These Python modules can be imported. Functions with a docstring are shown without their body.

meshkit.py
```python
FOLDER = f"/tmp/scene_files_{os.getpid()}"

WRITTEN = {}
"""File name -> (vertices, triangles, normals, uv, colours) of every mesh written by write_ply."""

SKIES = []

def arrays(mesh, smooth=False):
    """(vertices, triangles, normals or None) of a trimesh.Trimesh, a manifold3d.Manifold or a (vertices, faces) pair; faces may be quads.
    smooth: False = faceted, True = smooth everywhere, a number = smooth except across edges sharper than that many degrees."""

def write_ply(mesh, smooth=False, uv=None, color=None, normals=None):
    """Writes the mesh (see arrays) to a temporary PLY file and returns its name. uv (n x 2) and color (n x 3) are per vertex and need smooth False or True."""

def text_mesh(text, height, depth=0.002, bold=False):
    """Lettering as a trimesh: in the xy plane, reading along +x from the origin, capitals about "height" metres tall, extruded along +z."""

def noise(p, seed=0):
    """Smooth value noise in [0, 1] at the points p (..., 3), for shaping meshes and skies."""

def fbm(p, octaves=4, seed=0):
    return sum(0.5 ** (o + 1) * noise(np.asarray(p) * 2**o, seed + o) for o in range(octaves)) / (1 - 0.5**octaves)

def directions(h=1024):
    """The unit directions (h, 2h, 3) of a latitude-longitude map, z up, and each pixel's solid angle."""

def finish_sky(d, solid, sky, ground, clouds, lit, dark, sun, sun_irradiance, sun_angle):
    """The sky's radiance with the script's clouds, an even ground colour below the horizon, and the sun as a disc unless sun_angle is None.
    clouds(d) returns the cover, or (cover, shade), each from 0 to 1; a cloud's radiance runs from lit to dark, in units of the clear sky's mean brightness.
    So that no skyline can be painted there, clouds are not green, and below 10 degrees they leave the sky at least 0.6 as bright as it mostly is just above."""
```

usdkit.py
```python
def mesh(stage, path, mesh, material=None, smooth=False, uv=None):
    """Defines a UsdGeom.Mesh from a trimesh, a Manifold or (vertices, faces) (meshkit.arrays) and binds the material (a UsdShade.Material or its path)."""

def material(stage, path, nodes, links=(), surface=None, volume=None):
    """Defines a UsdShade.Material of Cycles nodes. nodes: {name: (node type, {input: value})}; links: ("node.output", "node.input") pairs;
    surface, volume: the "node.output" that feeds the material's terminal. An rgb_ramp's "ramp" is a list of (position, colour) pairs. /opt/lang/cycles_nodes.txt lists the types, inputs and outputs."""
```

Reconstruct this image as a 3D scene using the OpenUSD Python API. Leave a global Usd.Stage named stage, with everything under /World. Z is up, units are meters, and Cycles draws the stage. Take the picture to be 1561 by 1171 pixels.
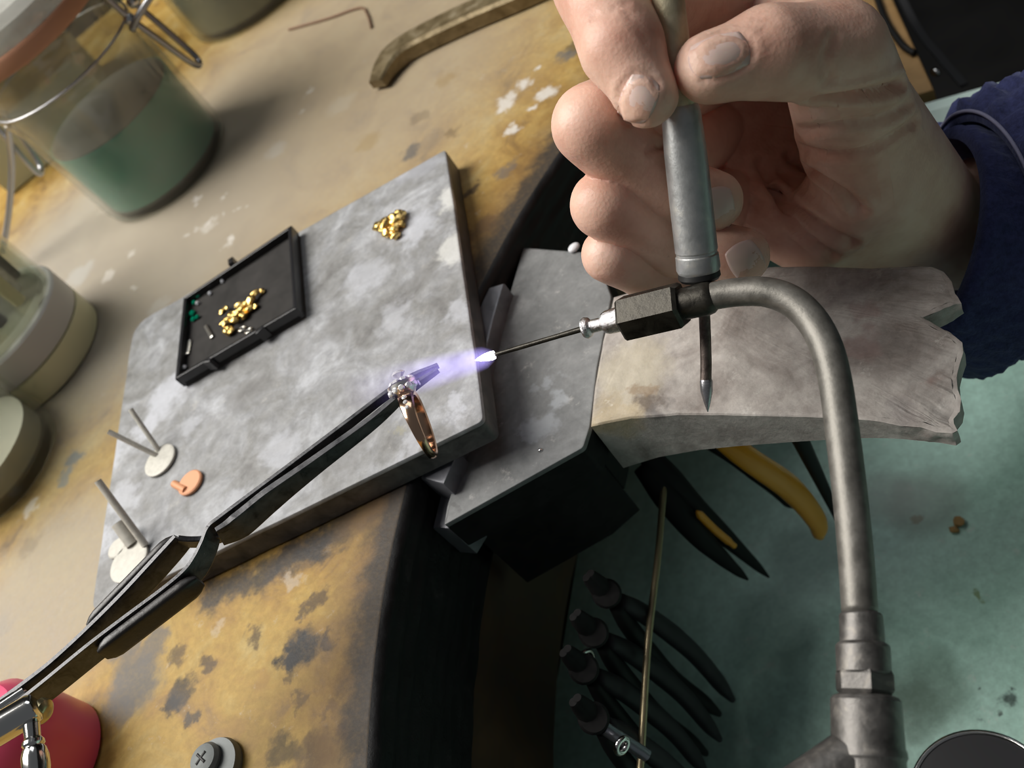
import math, random
import numpy as np, trimesh, usdkit, meshkit
import manifold3d as m3
from shapely.geometry import Polygon
from pxr import Usd, UsdGeom, UsdLux, UsdShade, Gf, Sdf

stage = Usd.Stage.CreateInMemory()
UsdGeom.SetStageUpAxis(stage, UsdGeom.Tokens.z)
UsdGeom.SetStageMetersPerUnit(stage, 1.0)
world = UsdGeom.Xform.Define(stage, '/World')
stage.SetDefaultPrim(world.GetPrim())
UsdGeom.Scope.Define(stage, '/World/Looks')
rng = np.random.default_rng(7)

# ------------------------------------------------------------------ camera
IMG_W, IMG_H, FPX = 1561.0, 1171.0, 1500.0
CAM_H = 0.158                                   # camera height over the bench top (z = 0)
_n = np.array([1790 - 780.5, 1785 - 585.5, FPX]); _n /= np.linalg.norm(_n)     # straight down, seen by the camera
_y = np.array([0, 0, 1.0]) - _n * _n[2]; _y /= np.linalg.norm(_y)
CM = np.array([np.cross(_y, -_n), _y, -_n])     # world = CM @ (right, down, forward)
EYE = np.array([0, 0, CAM_H])
cam = UsdGeom.Camera.Define(stage, '/World/camera')
cam.AddTransformOp().Set(Gf.Matrix4d(*[float(v) for v in np.vstack([
    np.r_[CM[:, 0], 0], np.r_[-CM[:, 1], 0], np.r_[-CM[:, 2], 0], np.r_[EYE, 1]]).ravel()]))
cam.CreateHorizontalApertureAttr(36.0)
cam.CreateVerticalApertureAttr(36.0 * IMG_H / IMG_W)
cam.CreateFocalLengthAttr(36.0 * FPX / IMG_W)
cam.CreateClippingRangeAttr(Gf.Vec2f(0.01, 20))
cam.CreateFStopAttr(36.0 * FPX / IMG_W / 1.5)   # a 1.5 mm wide pupil
cam.CreateFocusDistanceAttr(0.188)
cam.CreateExposureAttr(0.3)

# ------------------------------------------------------------------ light
def look_matrix(pos, target):
    z = np.array(pos, float) - target; z /= np.linalg.norm(z)
    x = np.cross([0, 0, 1.0], z); x /= np.linalg.norm(x)
    y = np.cross(z, x)
    return Gf.Matrix4d(*[float(v) for v in np.vstack([np.r_[x, 0], np.r_[y, 0], np.r_[z, 0], np.r_[pos, 1]]).ravel()])
def rect_light(name, pos, target, w, h, power, color):
    l = UsdLux.RectLight.Define(stage, '/World/' + name)
    l.AddTransformOp().Set(look_matrix(pos, np.array(target, float)))
    l.CreateWidthAttr(w); l.CreateHeightAttr(h); l.CreateIntensityAttr(power); l.CreateColorAttr(Gf.Vec3f(*color))
    return l
rect_light('bench_lamp_light', (-0.52, 0.58, 0.82), (0.0, 0.14, 0.0), 0.62, 0.80, 10.6, (1.0, 0.965, 0.91))
rect_light('room_fill_light', (0.5, 0.9, 1.4), (0.1, 0.10, 0.0), 0.8, 0.5, 1.9, (0.95, 0.98, 1.0))  # added fill light from an unseen source, brightens tray and room side
dome = UsdLux.DomeLight.Define(stage, '/World/room_ambient')
dome.CreateIntensityAttr(0.025); dome.CreateColorAttr(Gf.Vec3f(0.9, 0.95, 1.0))

# ------------------------------------------------------------------ placing helpers
def at(px, py, z=0.0):
    """The point at height z on the sight line of a photograph pixel."""
    d = CM @ np.array([px - 780.5, py - 585.5, FPX])
    return EYE + d * ((z - CAM_H) / d[2])
def dp(px, py, depth):
    """The point at a given distance along the view axis on the sight line of a pixel."""
    return EYE + CM @ np.array([px - 780.5, py - 585.5, FPX]) * (depth / FPX)
def rp(r_px, depth):
    return r_px * depth / FPX

# ------------------------------------------------------------------ prim helpers
_taken = {}
def numbered(path):
    k = _taken.get(path, 0); _taken[path] = k + 1
    return path if k == 0 else f'{path}_{k:03d}'
def keys(prim, **kw):
    for k, v in kw.items():
        if v: prim.SetCustomDataByKey(k, v)
class Thing:
    def __init__(self, name, label, cat, base, group=None, kind=None):
        self.base = np.array(base, float)
        self.path = numbered('/World/' + name)
        x = UsdGeom.Xform.Define(stage, self.path); x.AddTranslateOp().Set(Gf.Vec3d(*map(float, self.base)))
        keys(x.GetPrim(), label=label, category=cat, group=group, kind=kind)
        self.prim = x.GetPrim()
    def part(self, name, mesh, mat, under=None, smooth=30, label=None, kind=None):
        v, f = arr(mesh)
        path = numbered((under or self.path) + '/' + name)
        m = usdkit.mesh(stage, path, (v - self.base, f), mat, smooth=smooth)
        keys(m.GetPrim(), label=label, kind=kind)
        return path
def solo(name, mesh, mat, label, cat, group=None, kind=None, smooth=30):
    v, f = arr(mesh); base = np.array([v[:, 0].mean(), v[:, 1].mean(), v[:, 2].min()])
    path = numbered('/World/' + name)
    m = usdkit.mesh(stage, path, (v - base, f), mat, smooth=smooth)
    m.AddTranslateOp().Set(Gf.Vec3d(*map(float, base)))
    keys(m.GetPrim(), label=label, category=cat, group=group, kind=kind)
    return path
def arr(mesh):
    v, f, _ = meshkit.arrays(mesh, False)
    return np.asarray(v, float), f
def cat_mesh(*ms):
    out = [trimesh.Trimesh(*arr(m), process=False) for m in ms]
    return trimesh.util.concatenate(out)

# ------------------------------------------------------------------ mesh helpers
def spline(pts, n):
    """Catmull-Rom through the rows of pts (any width), n samples per span."""
    P = np.asarray(pts, float); P = np.vstack([2 * P[0] - P[1], P, 2 * P[-1] - P[-2]])
    out = []
    for i in range(1, len(P) - 2):
        for t in np.linspace(0, 1, n, endpoint=False):
            a, b, c, d = P[i - 1:i + 3]
            out.append(0.5 * (2 * b + (c - a) * t + (2 * a - 5 * b + 4 * c - d) * t * t + (3 * b - a - 3 * c + d) * t ** 3))
    return np.array(out + [P[-2]])
def sweep(pts, rad, sides=20, caps=True, shape=None, up=None):
    """Tube along pts; rad per point; shape: closed (k,2) section instead of a circle, x along 'up' frame."""
    P = np.asarray(pts, float); rad = np.broadcast_to(np.asarray(rad, float), len(P))
    T = np.gradient(P, axis=0); T /= np.linalg.norm(T, axis=1, keepdims=True)
    u = np.array(up if up is not None else ([0, 0, 1.0] if abs(T[0][2]) < 0.9 else [1.0, 0, 0]), float)
    if shape is None:
        a = np.arange(sides) / sides * 2 * np.pi; shape = np.c_[np.cos(a), np.sin(a)]
    k = len(shape); V = []
    for p, t, r in zip(P, T, rad):
        u = u - t * (u @ t); u /= np.linalg.norm(u); w = np.cross(t, u)
        V.append(p + r * (shape[:, :1] * u + shape[:, 1:] * w))
    V = np.vstack(V); F = []
    for i in range(len(P) - 1):
        for j in range(k):
            a, b, c, d = i * k + j, i * k + (j + 1) % k, (i + 1) * k + (j + 1) % k, (i + 1) * k + j
            F += [[a, b, c], [a, c, d]]
    if caps:
        V = np.vstack([V, P[0], P[-1]]); s, e = len(V) - 2, len(V) - 1; o = (len(P) - 1) * k
        for j in range(k):
            F += [[s, (j + 1) % k, j], [e, o + j, o + (j + 1) % k]]
    return trimesh.Trimesh(V, np.array(F), process=False)
def lathe(p0, p1, prof, sides=32, phase=0.0):
    """prof: rows (fraction or metres along p0-p1 in metres, radius); a closed body of revolution around p0->p1."""
    p0, p1 = np.array(p0, float), np.array(p1, float); t = (p1 - p0) / np.linalg.norm(p1 - p0)
    u = np.cross(t, [0, 0, 1.0]);
    if np.linalg.norm(u) < 1e-3: u = np.array([1.0, 0, 0])
    u /= np.linalg.norm(u); w = np.cross(t, u)
    a = np.arange(sides) / sides * 2 * np.pi + phase
    ring = np.cos(a)[:, None] * u + np.sin(a)[:, None] * w
    V = np.vstack([p0 + t * s + ring * max(r, 1e-6) for s, r in prof]); F = []; k = sides
    for i in range(len(prof) - 1):
        for j in range(k):
            A, B, C, D = i * k + j, i * k + (j + 1) % k, (i + 1) * k + (j + 1) % k, (i + 1) * k + j
            F += [[A, B, C], [A, C, D]]
    s, e = len(V), len(V) + 1; V = np.vstack([V, p0 + t * prof[0][0], p0 + t * prof[-1][0]]); o = (len(prof) - 1) * k
    for j in range(k):
        F += [[s, (j + 1) % k, j], [e, o + j, o + (j + 1) % k]]
    return trimesh.Trimesh(V, np.array(F), process=False)
def prism(poly, z0, z1, bev=0.0006, bev_bottom=None):
    """Upright prism over a plan polygon (n,2) with chamfered rims."""
    P = np.asarray(poly, float)
    if Polygon(P).exterior.is_ccw is False: P = P[::-1]
    n = len(P); e = np.roll(P, -1, 0) - P; e /= np.linalg.norm(e, axis=1, keepdims=True)
    nrm = np.c_[-e[:, 1], e[:, 0]]; pn = np.roll(nrm, 1, 0)
    mit = (nrm + pn) / np.maximum(1 + (nrm * pn).sum(1, keepdims=True), 0.35)
    bb = bev if bev_bottom is None else bev_bottom
    rings = [(P + mit * bb, z0), (P, z0 + bb), (P, z1 - bev), (P + mit * bev * .3, z1 - bev * .3), (P + mit * bev, z1)]
    V = np.vstack([np.c_[q, np.full(n, z)] for q, z in rings]); F = []
    for i in range(len(rings) - 1):
        for j in range(n):
            A, B, C, D = i * n + j, i * n + (j + 1) % n, (i + 1) * n + (j + 1) % n, (i + 1) * n + j
            F += [[A, B, C], [A, C, D]]
    import mapbox_earcut as ec
    try: tri = ec.triangulate_float64(P, np.array([n], np.uint32)).reshape(-1, 3)
    except Exception: tri = np.array([[0, i, i + 1] for i in range(1, n - 1)])
    a, b, c = P[tri[:, 0]], P[tri[:, 1]], P[tri[:, 2]]
    sgn = (b[:, 0] - a[:, 0]) * (c[:, 1] - a[:, 1]) - (b[:, 1] - a[:, 1]) * (c[:, 0] - a[:, 0])
    tri = np.where(sgn[:, None] < 0, tri[:, ::-1], tri).astype(int)
    F = np.vstack([F, tri[:, ::-1], tri + (len(rings) - 1) * n])
    return trimesh.Trimesh(V, F, process=False)
def round_poly(P, r, k=4):
    """Rounds the corners of a plan polygon; r one radius or one per corner."""
    P = np.asarray(P, float); r = np.broadcast_to(r, len(P)); out = []
    for i in range(len(P)):
        a, b, c = P[i - 1], P[i], P[(i + 1) % len(P)]
        u, v = (a - b), (c - b); lu, lv = np.linalg.norm(u), np.linalg.norm(v)
        s = min(r[i], lu * .45, lv * .45)
        q0, q1 = b + u / lu * s, b + v / lv * s
        for t in np.linspace(0, 1, k + 1):
            out.append((1 - t) ** 2 * q0 + 2 * t * (1 - t) * b + t * t * q1)
    return np.array(out)
def plan(px_list, z):
    return np.array([at(x, y, z)[:2] for x, y in px_list])
def frame(o, x, z):
    """4x4 with origin o, x axis near x, z axis z."""
    z = np.array(z, float) / np.linalg.norm(z); x = np.array(x, float); x = x - z * (x @ z); x /= np.linalg.norm(x)
    M = np.eye(4); M[:3, 0], M[:3, 1], M[:3, 2], M[:3, 3] = x, np.cross(z, x), z, o
    return M
def moved(mesh, M):
    v, f = arr(mesh); return trimesh.Trimesh(v @ M[:3, :3].T + M[:3, 3], f, process=False)
def ball(c, r, sub=2):
    s = trimesh.creation.icosphere(subdivisions=sub, radius=1.0); s.vertices = s.vertices * np.asarray(r) + c
    return s
def jitter(mesh, amp, scale, seed=0):
    v, f = arr(mesh); n = [meshkit.fbm(v * scale + 17 * k, 3, seed + k) - .5 for k in range(3)]
    return trimesh.Trimesh(v + amp * 2 * np.array(n).T, f, process=False)
def dense(mesh, size):
    v, f = arr(mesh); m = trimesh.Trimesh(v, f, process=True)
    v, f = trimesh.remesh.subdivide_to_size(m.vertices, m.faces, size, max_iter=12)
    return trimesh.Trimesh(v, f, process=True)

# ------------------------------------------------------------------ materials
def mat(name, nodes, links, surface='p.BSDF', volume=None):
    return usdkit.material(stage, '/World/Looks/' + name, nodes, links, surface=surface, volume=volume)
def plain(name, color, rough=.5, metal=0.0, spec=.5, **kw):
    return mat(name, {'p': ('principled_bsdf', dict(base_color=color, roughness=rough, metallic=metal, specular_ior_level=spec, **kw))}, [])
def mottled(name, stops, scale, rough=(.3, .55), metal=0.0, bump=.15, detail=5, fine=None, distort=0.6, spec=.5, bump_scale=None, dist=0.0004, **kw):
    """Surface whose colour runs through 'stops' with noise; roughness varies with the same noise, fine relief by bump."""
    nodes = {'g': ('geometry', {}),
             'n': ('noise_texture', dict(scale=scale, detail=detail, roughness=.62, distortion=distort)),
             'r': ('rgb_ramp', {'ramp': stops}),
             'q': ('map_range', dict(from_min=.3, from_max=.7, to_min=rough[0], to_max=rough[1], clamp=True)),
             'b': ('noise_texture', dict(scale=bump_scale or scale * 4, detail=6, roughness=.65)),
             'u': ('bump', dict(strength=bump, distance=dist)),
             'p': ('principled_bsdf', dict(metallic=metal, specular_ior_level=spec, **kw))}
    links = [('g.position', 'n.vector'), ('g.position', 'b.vector'), ('n.fac', 'r.fac'), ('r.color', 'p.base_color'),
             ('n.fac', 'q.value'), ('q.result', 'p.roughness'), ('b.fac', 'u.height'), ('u.normal', 'p.normal')]
    return mat(name, nodes, links)

def spotted(name, base_stops, scale, spots, rough=(.35, .6), bump=.2, wob=.0028, wob_scale=180, spec=.4, arcs=(), gain=1.0, fine=420, fine_amt=.16, fleck=.35):
    """Mottled surface with named stains, with some light and shade painted in: spots = (centre xyz, radius m, colour, strength). arcs = (centre xy, r_in, r_out, colour, strength)."""
    tone = lambda c: tuple(float(x) * gain for x in c)
    base_stops = [(p_, tone(c)) for p_, c in base_stops]
    nodes = {'g': ('geometry', {}),
             'n': ('noise_texture', dict(scale=scale, detail=6, roughness=.62, distortion=.7)),
             'r': ('rgb_ramp', {'ramp': base_stops}),
             'w': ('noise_texture', dict(scale=wob_scale, detail=4, roughness=.6)),
             'ws': ('vector_math', dict(math_type='subtract', vector2=(.5, .5, .5))),
             'wm': ('vector_math', dict(math_type='scale', scale=wob * 4)),
             'wa': ('vector_math', dict(math_type='add')),
             'sc': ('noise_texture', dict(scale=900, detail=3, roughness=.7)),
             'scr': ('map_range', dict(from_min=.36, from_max=.56, to_min=.88, to_max=1.0, clamp=True)),
             'q': ('map_range', dict(from_min=.3, from_max=.7, to_min=rough[0], to_max=rough[1], clamp=True)),
             'b': ('noise_texture', dict(scale=650, detail=6, roughness=.65)),
             'u': ('bump', dict(strength=bump, distance=.0004)),
             'p': ('principled_bsdf', dict(specular_ior_level=spec))}
    links = [('g.position', 'n.vector'), ('g.position', 'w.vector'), ('g.position', 'b.vector'), ('g.position', 'sc.vector'), ('n.fac', 'r.fac'),
             ('w.color', 'ws.vector1'), ('ws.vector', 'wm.vector1'), ('g.position', 'wa.vector1'), ('wm.vector', 'wa.vector2'),
             ('sc.fac', 'scr.value'), ('n.fac', 'q.value'), ('q.result', 'p.roughness'), ('b.fac', 'u.height'), ('u.normal', 'p.normal')]
    nodes.update({'fn': ('noise_texture', dict(scale=fine, detail=5, roughness=.7, distortion=.3)), 'fr': ('map_range', dict(from_min=.3, from_max=.7, to_min=1 - fine_amt, to_max=1 + fine_amt, clamp=True)),
                  'fv': ('vector_math', dict(math_type='scale')), 'pn': ('noise_texture', dict(scale=fine * .45, detail=6, roughness=.75)),
                  'pr': ('map_range', dict(from_min=.60, from_max=.70, to_min=0.0, to_max=fleck, clamp=True)), 'px': ('mix', dict(mix_type='mix', color2=tone((.62, .60, .56))))})
    links += [('g.position', 'fn.vector'), ('g.position', 'pn.vector'), ('fn.fac', 'fr.value'), ('r.color', 'fv.vector1'), ('fr.result', 'fv.scale'), ('pn.fac', 'pr.value'), ('pr.result', 'px.fac'), ('fv.vector', 'px.color1')]
    cur = 'px.color'
    for i, (c, rad, col, st) in enumerate(list(spots) + list(arcs)):
        nodes[f'd{i}'] = ('vector_math', dict(math_type='distance', vector2=tuple(c)))
        if np.ndim(rad) == 0: fm, to = (rad * 1.3, rad * .55), (0.0, st)
        else: fm, to = rad, (0.0, st)
        nodes[f'm{i}'] = ('map_range', dict(range_type='smoothstep', from_min=min(fm), from_max=max(fm), to_min=st if fm[0] > fm[1] else 0.0, to_max=0.0 if fm[0] > fm[1] else st, clamp=True))
        nodes[f'k{i}'] = ('math', dict(math_type='multiply', use_clamp=True))
        nodes[f'x{i}'] = ('mix', dict(mix_type='mix', color2=tone(col)))
        links += [('wa.vector', f'd{i}.vector1'), (f'd{i}.value', f'm{i}.value'), (f'm{i}.result', f'k{i}.value1'), ('scr.result', f'k{i}.value2'),
                  (f'k{i}.value', f'x{i}.fac'), (cur, f'x{i}.color1')]
        cur = f'x{i}.color'
    links.append((cur, 'p.base_color'))
    return mat(name, nodes, links)

def dusty_glass(name, tint=(.93, .94, .92), solid=.14, rough=.08, film=(.55, .56, .52)):
    """Thin glass with a film of dust: mostly clear, a share of diffuse film, mirror by fresnel."""
    return mat(name, {'t': ('transparent_bsdf', dict(color=tint)), 'd': ('diffuse_bsdf', dict(color=film)), 'gl': ('glossy_bsdf', dict(color=(.95, .95, .95), roughness=rough)),
                      'lw': ('layer_weight', dict(blend=.5)), 'fp': ('math', dict(math_type='power', value2=4.0)), 'f': ('math', dict(math_type='multiply_add', value2=.55, value3=.035)), 'g': ('geometry', {}), 'n': ('noise_texture', dict(scale=60, detail=4, roughness=.6)),
                      'q': ('map_range', dict(from_min=.3, from_max=.7, to_min=solid * .6, to_max=solid * 1.4, clamp=True)),
                      'm': ('mix_closure', {}), 'o': ('mix_closure', {})},
               [('g.position', 'n.vector'), ('n.fac', 'q.value'), ('q.result', 'm.fac'), ('t.BSDF', 'm.closure1'), ('d.BSDF', 'm.closure2'),
                ('lw.facing', 'fp.value1'), ('fp.value', 'f.value1'), ('f.value', 'o.fac'), ('m.closure', 'o.closure1'), ('gl.BSDF', 'o.closure2')], surface='o.closure')

# bench varnish with its burns and smears, where the photograph has them
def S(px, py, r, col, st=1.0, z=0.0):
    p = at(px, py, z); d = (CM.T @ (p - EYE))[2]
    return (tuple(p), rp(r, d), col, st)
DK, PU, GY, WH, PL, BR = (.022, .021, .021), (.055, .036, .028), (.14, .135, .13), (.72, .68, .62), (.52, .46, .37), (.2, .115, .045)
bench_spots = [S(150, 420, 380, (.39, .365, .32), .88), S(480, 140, 420, (.43, .365, .275), .8), S(80, 900, 190, (.43, .39, .32), .75)]
bench_spots += [S(*a) for a in [
    (455, 988, 36, DK), (440, 1000, 22, DK), (497, 977, 17, DK), (275, 1060, 28, DK, .85), (262, 1075, 18, DK, .8), (312, 1018, 15, PU, .8), (292, 1098, 14, DK, .8),
    (480, 1150, 42, PU, .85), (430, 1150, 30, DK, .7), (525, 1118, 20, PU), (500, 1080, 16, PU, .7), (205, 1040, 52, GY, .9), (190, 990, 34, GY, .8), (235, 985, 30, GY, .8), (180, 1085, 30, GY, .6),
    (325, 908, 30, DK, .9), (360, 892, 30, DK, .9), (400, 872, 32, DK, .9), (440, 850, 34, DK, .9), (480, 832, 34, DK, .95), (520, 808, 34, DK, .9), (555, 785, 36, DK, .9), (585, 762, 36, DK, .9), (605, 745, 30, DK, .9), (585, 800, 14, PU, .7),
    (482, 912, 19, PU, .8), (465, 925, 12, PU, .7), (388, 970, 17, PU, .75), (540, 972, 10, PU, .8), (440, 1035, 14, PU, .6), (455, 1070, 14, PU, .6), (270, 1000, 18, PU, .7),
    (447, 886, 15, WH, .3), (797, 128, 15, WH, .9), (770, 156, 19, WH, .9), (832, 142, 17, WH, .9), (812, 165, 10, WH, .9), (782, 195, 13, WH, .9), (820, 104, 8, WH, .8), (880, 70, 22, DK, .6), (862, 85, 18, GY, .8),
    (112, 700, 20, (.17, .19, .2), .9), (100, 725, 14, (.2, .22, .22), .8), (50, 772, 14, WH, .6), (165, 925, 14, WH, .5),
    (625, 232, 18, GY, .8), (770, 260, 18, GY, .8), (720, 290, 14, PU, .8), (745, 340, 22, PU, .8), (715, 365, 16, DK, .6), (165, 420, 12, WH, .6), (200, 385, 10, WH, .6),
    (300, 305, 8, WH, .8), (340, 300, 7, WH, .8), (350, 368, 11, WH, .8), (315, 345, 16, WH, .5), (200, 440, 8, WH, .6), (470, 140, 8, WH, .6), (460, 170, 8, WH, .5), (410, 390, 8, WH, .4), (620, 60, 9, WH, .4),
    (285, 358, 7, WH, .55), (300, 347, 7, WH, .5), (318, 338, 7, WH, .55), (338, 328, 7, WH, .55), (358, 320, 6, WH, .5), (375, 313, 6, WH, .45), (160, 320, 14, PL, .6), (120, 420, 26, (.5, .49, .46), .6), (90, 470, 20, (.5, .49, .46), .4), (240, 470, 22, (.5, .48, .43), .5), (420, 230, 20, (.52, .5, .46), .4), (520, 160, 26, (.5, .45, .36), .4),
    (680, 120, 20, (.33, .22, .09), .5), (560, 215, 22, (.36, .25, .1), .45), (640, 180, 16, PU, .3), (690, 200, 14, PU, .4), (45, 830, 20, PU, .25), (150, 985, 18, WH, .3), (330, 955, 14, WH, .25), (560, 1010, 16, BR, .6), (550, 900, 18, BR, .6), (400, 1040, 22, (.36, .2, .06), .5), (350, 1120, 26, (.36, .2, .06), .45), (520, 1040, 20, (.33, .18, .05), .5)]]
EDGE_C, EDGE_R = (.148, .0024), .2403
bench_arcs = [((EDGE_C[0], EDGE_C[1], 0.0), (EDGE_R + .023, EDGE_R + .007), BR, .8), ((EDGE_C[0], EDGE_C[1], 0.0), (EDGE_R + .0115, EDGE_R + .0045), (.035, .031, .028), .92)]
M_bench = spotted('bench_varnish', [(.28, (.17, .095, .03)), (.42, (.38, .225, .05)), (.55, (.46, .30, .08)), (.70, (.50, .37, .15))], 55, bench_spots, arcs=bench_arcs, rough=(.45, .65), spec=.25, gain=.80)
M_char = mottled('charred_edge', [(.3, (.004, .004, .004)), (.6, (.012, .0115, .012)), (.75, (.04, .038, .038))], 160, rough=(.45, .7), bump=.5, spec=.25)
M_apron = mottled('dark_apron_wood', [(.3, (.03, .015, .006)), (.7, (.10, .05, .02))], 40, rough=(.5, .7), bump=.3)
PLW, PLD = (.74, .76, .83), (.26, .255, .25)
M_plate = spotted('scoured_plate', [(.28, (.21, .205, .20)), (.42, (.315, .315, .31)), (.54, (.39, .395, .405)), (.64, (.51, .52, .545)), (.76, (.66, .68, .72))], 70,
                  [S(*a, .008) for a in [(255, 605, 42, PLW, .7), (225, 650, 26, PLW, .6), (165, 700, 34, PLW, .6), (190, 760, 34, PLW, .5), (150, 830, 30, PLW, .55), (290, 650, 26, PLW, .4), (640, 345, 40, PLW, .6), (690, 300, 28, (.9, .9, .86), .7), (688, 380, 30, (.9, .9, .86), .65),  # the two warm near-white spots paint lamp glare on the plate
                   (560, 420, 42, PLW, .45), (600, 480, 34, PLW, .4), (705, 470, 26, PLW, .5), (640, 250, 40, (.5, .51, .56), .6), (430, 690, 36, PLW, .45), (360, 770, 30, PLW, .45), (700, 620, 24, PLW, .6), (620, 680, 26, PLW, .45), (380, 600, 40, PLD, .4), (520, 500, 34, PLD, .4), (640, 430, 26, PLD, .4), (470, 540, 30, PLD, .35), (240, 800, 30, PLD, .3), (610, 655, 14, (.42, .40, .28), .6), (330, 830, 30, PLD, .35), (520, 700, 40, PLD, .3)]],
                  rough=(.42, .6), bump=.2, wob=.004, wob_scale=160, spec=.25, gain=.74, fine=300, fine_amt=.22, fleck=.45)
M_plate_edge = mottled('plate_edge_iron', [(.3, (.05, .05, .05)), (.7, (.16, .155, .15))], 200, rough=(.4, .6), metal=.4, bump=.3)
M_anvil = spotted('anvil_steel', [(.3, (.135, .14, .14)), (.5, (.185, .19, .19)), (.7, (.24, .245, .245))], 70,
                  [S(850, 610, 20, (.34, .36, .38), .8, -.006), S(825, 650, 26, (.34, .36, .38), .8, -.006), S(800, 655, 16, (.32, .34, .36), .7, -.006), S(845, 580, 14, (.33, .35, .37), .7, -.006),
                   S(820, 595, 10, (.3, .32, .34), .5, -.006), S(700, 770, 8, (.1, .1, .1), .6, -.006)], rough=(.42, .58), bump=.12, spec=.3)
M_black_shade_iron = mottled('black_shade_iron', [(.3, (.006, .006, .006)), (.7, (.02, .019, .019))], 200, rough=(.6, .8), bump=.3, spec=.15)  # near-black iron; on the anvil block sides it stands for shade
M_bracket = mottled('bracket_steel', [(.3, (.12, .125, .14)), (.6, (.2, .205, .225)), (.8, (.36, .36, .39))], 90, rough=(.3, .5), metal=.3, bump=.15)
M_pin = spotted('bench_pin_wood', [(.28, (.15, .125, .11)), (.45, (.27, .245, .225)), (.58, (.36, .335, .31)), (.75, (.47, .45, .43))], 60,
                [S(960, 560, 60, (.42, .375, .27), .6, -.003), S(935, 640, 55, (.40, .30, .13), .5, -.003), S(985, 612, 26, (.10, .075, .055), .8, -.003), S(1000, 625, 24, (.13, .12, .115), .8, -.003), S(975, 590, 16, (.2, .13, .07), .6, -.003),
                 S(920, 618, 8, (.58, .55, .48), .9, -.003), S(1310, 520, 30, (.21, .13, .12), .5, -.003), S(1315, 470, 24, (.22, .14, .13), .45, -.003), S(1370, 620, 36, (.17, .15, .145), .6, -.003), S(1430, 560, 24, (.23, .15, .13), .6, -.003),
                 S(1425, 610, 26, (.12, .10, .10), .7, -.003)], rough=(.5, .7), bump=.4, spec=.3, gain=1.15)
M_mint = spotted('mint_enamel', [(.3, (.26, .44, .365)), (.45, (.34, .55, .465)), (.58, (.385, .605, .52)), (.72, (.44, .65, .57))], 18,
                 [S(1410, 770, 60, (.15, .2, .16), .6, -.12), S(1350, 760, 50, (.16, .2, .17), .55, -.12), S(1420, 1050, 60, (.08, .14, .1), .6, -.12), S(1390, 1080, 50, (.09, .15, .11), .6, -.12),  # broad darker green spots
                  S(1400, 790, 9, (.15, .12, .06), .7, -.12), S(1485, 913, 7, (.14, .2, .06), .8, -.12), S(1530, 1066, 11, (.03, .05, .045), .9, -.12), S(1540, 1052, 6, (.03, .05, .045), .9, -.12),
                  S(1505, 1100, 7, (.03, .05, .045), .9, -.12), S(1525, 1093, 6, (.05, .07, .06), .9, -.12), S(1495, 1043, 5, (.04, .06, .05), .9, -.12), S(1474, 998, 5, (.03, .05, .045), .9, -.12), S(1493, 1114, 4, (.04, .06, .05), .9, -.12),
                  S(1230, 850, 60, (.08, .15, .12), .5, -.12), S(1180, 960, 70, (.07, .13, .1), .5, -.12)], rough=(.3, .5), bump=.1, wob_scale=90)  # these two spots paint the shade near the hanging tools
M_mint_rim = mottled('mint_rim_enamel', [(.3, (.58, .74, .69)), (.7, (.68, .82, .78))], 30, rough=(.3, .45), bump=.1)
M_blackplastic = plain('black_plastic', (.012, .012, .014), .28)
M_traybed = mottled('tray_bed', [(.3, (.022, .021, .02)), (.7, (.045, .042, .04))], 120, rough=(.6, .75), bump=.1, spec=.12)
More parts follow.
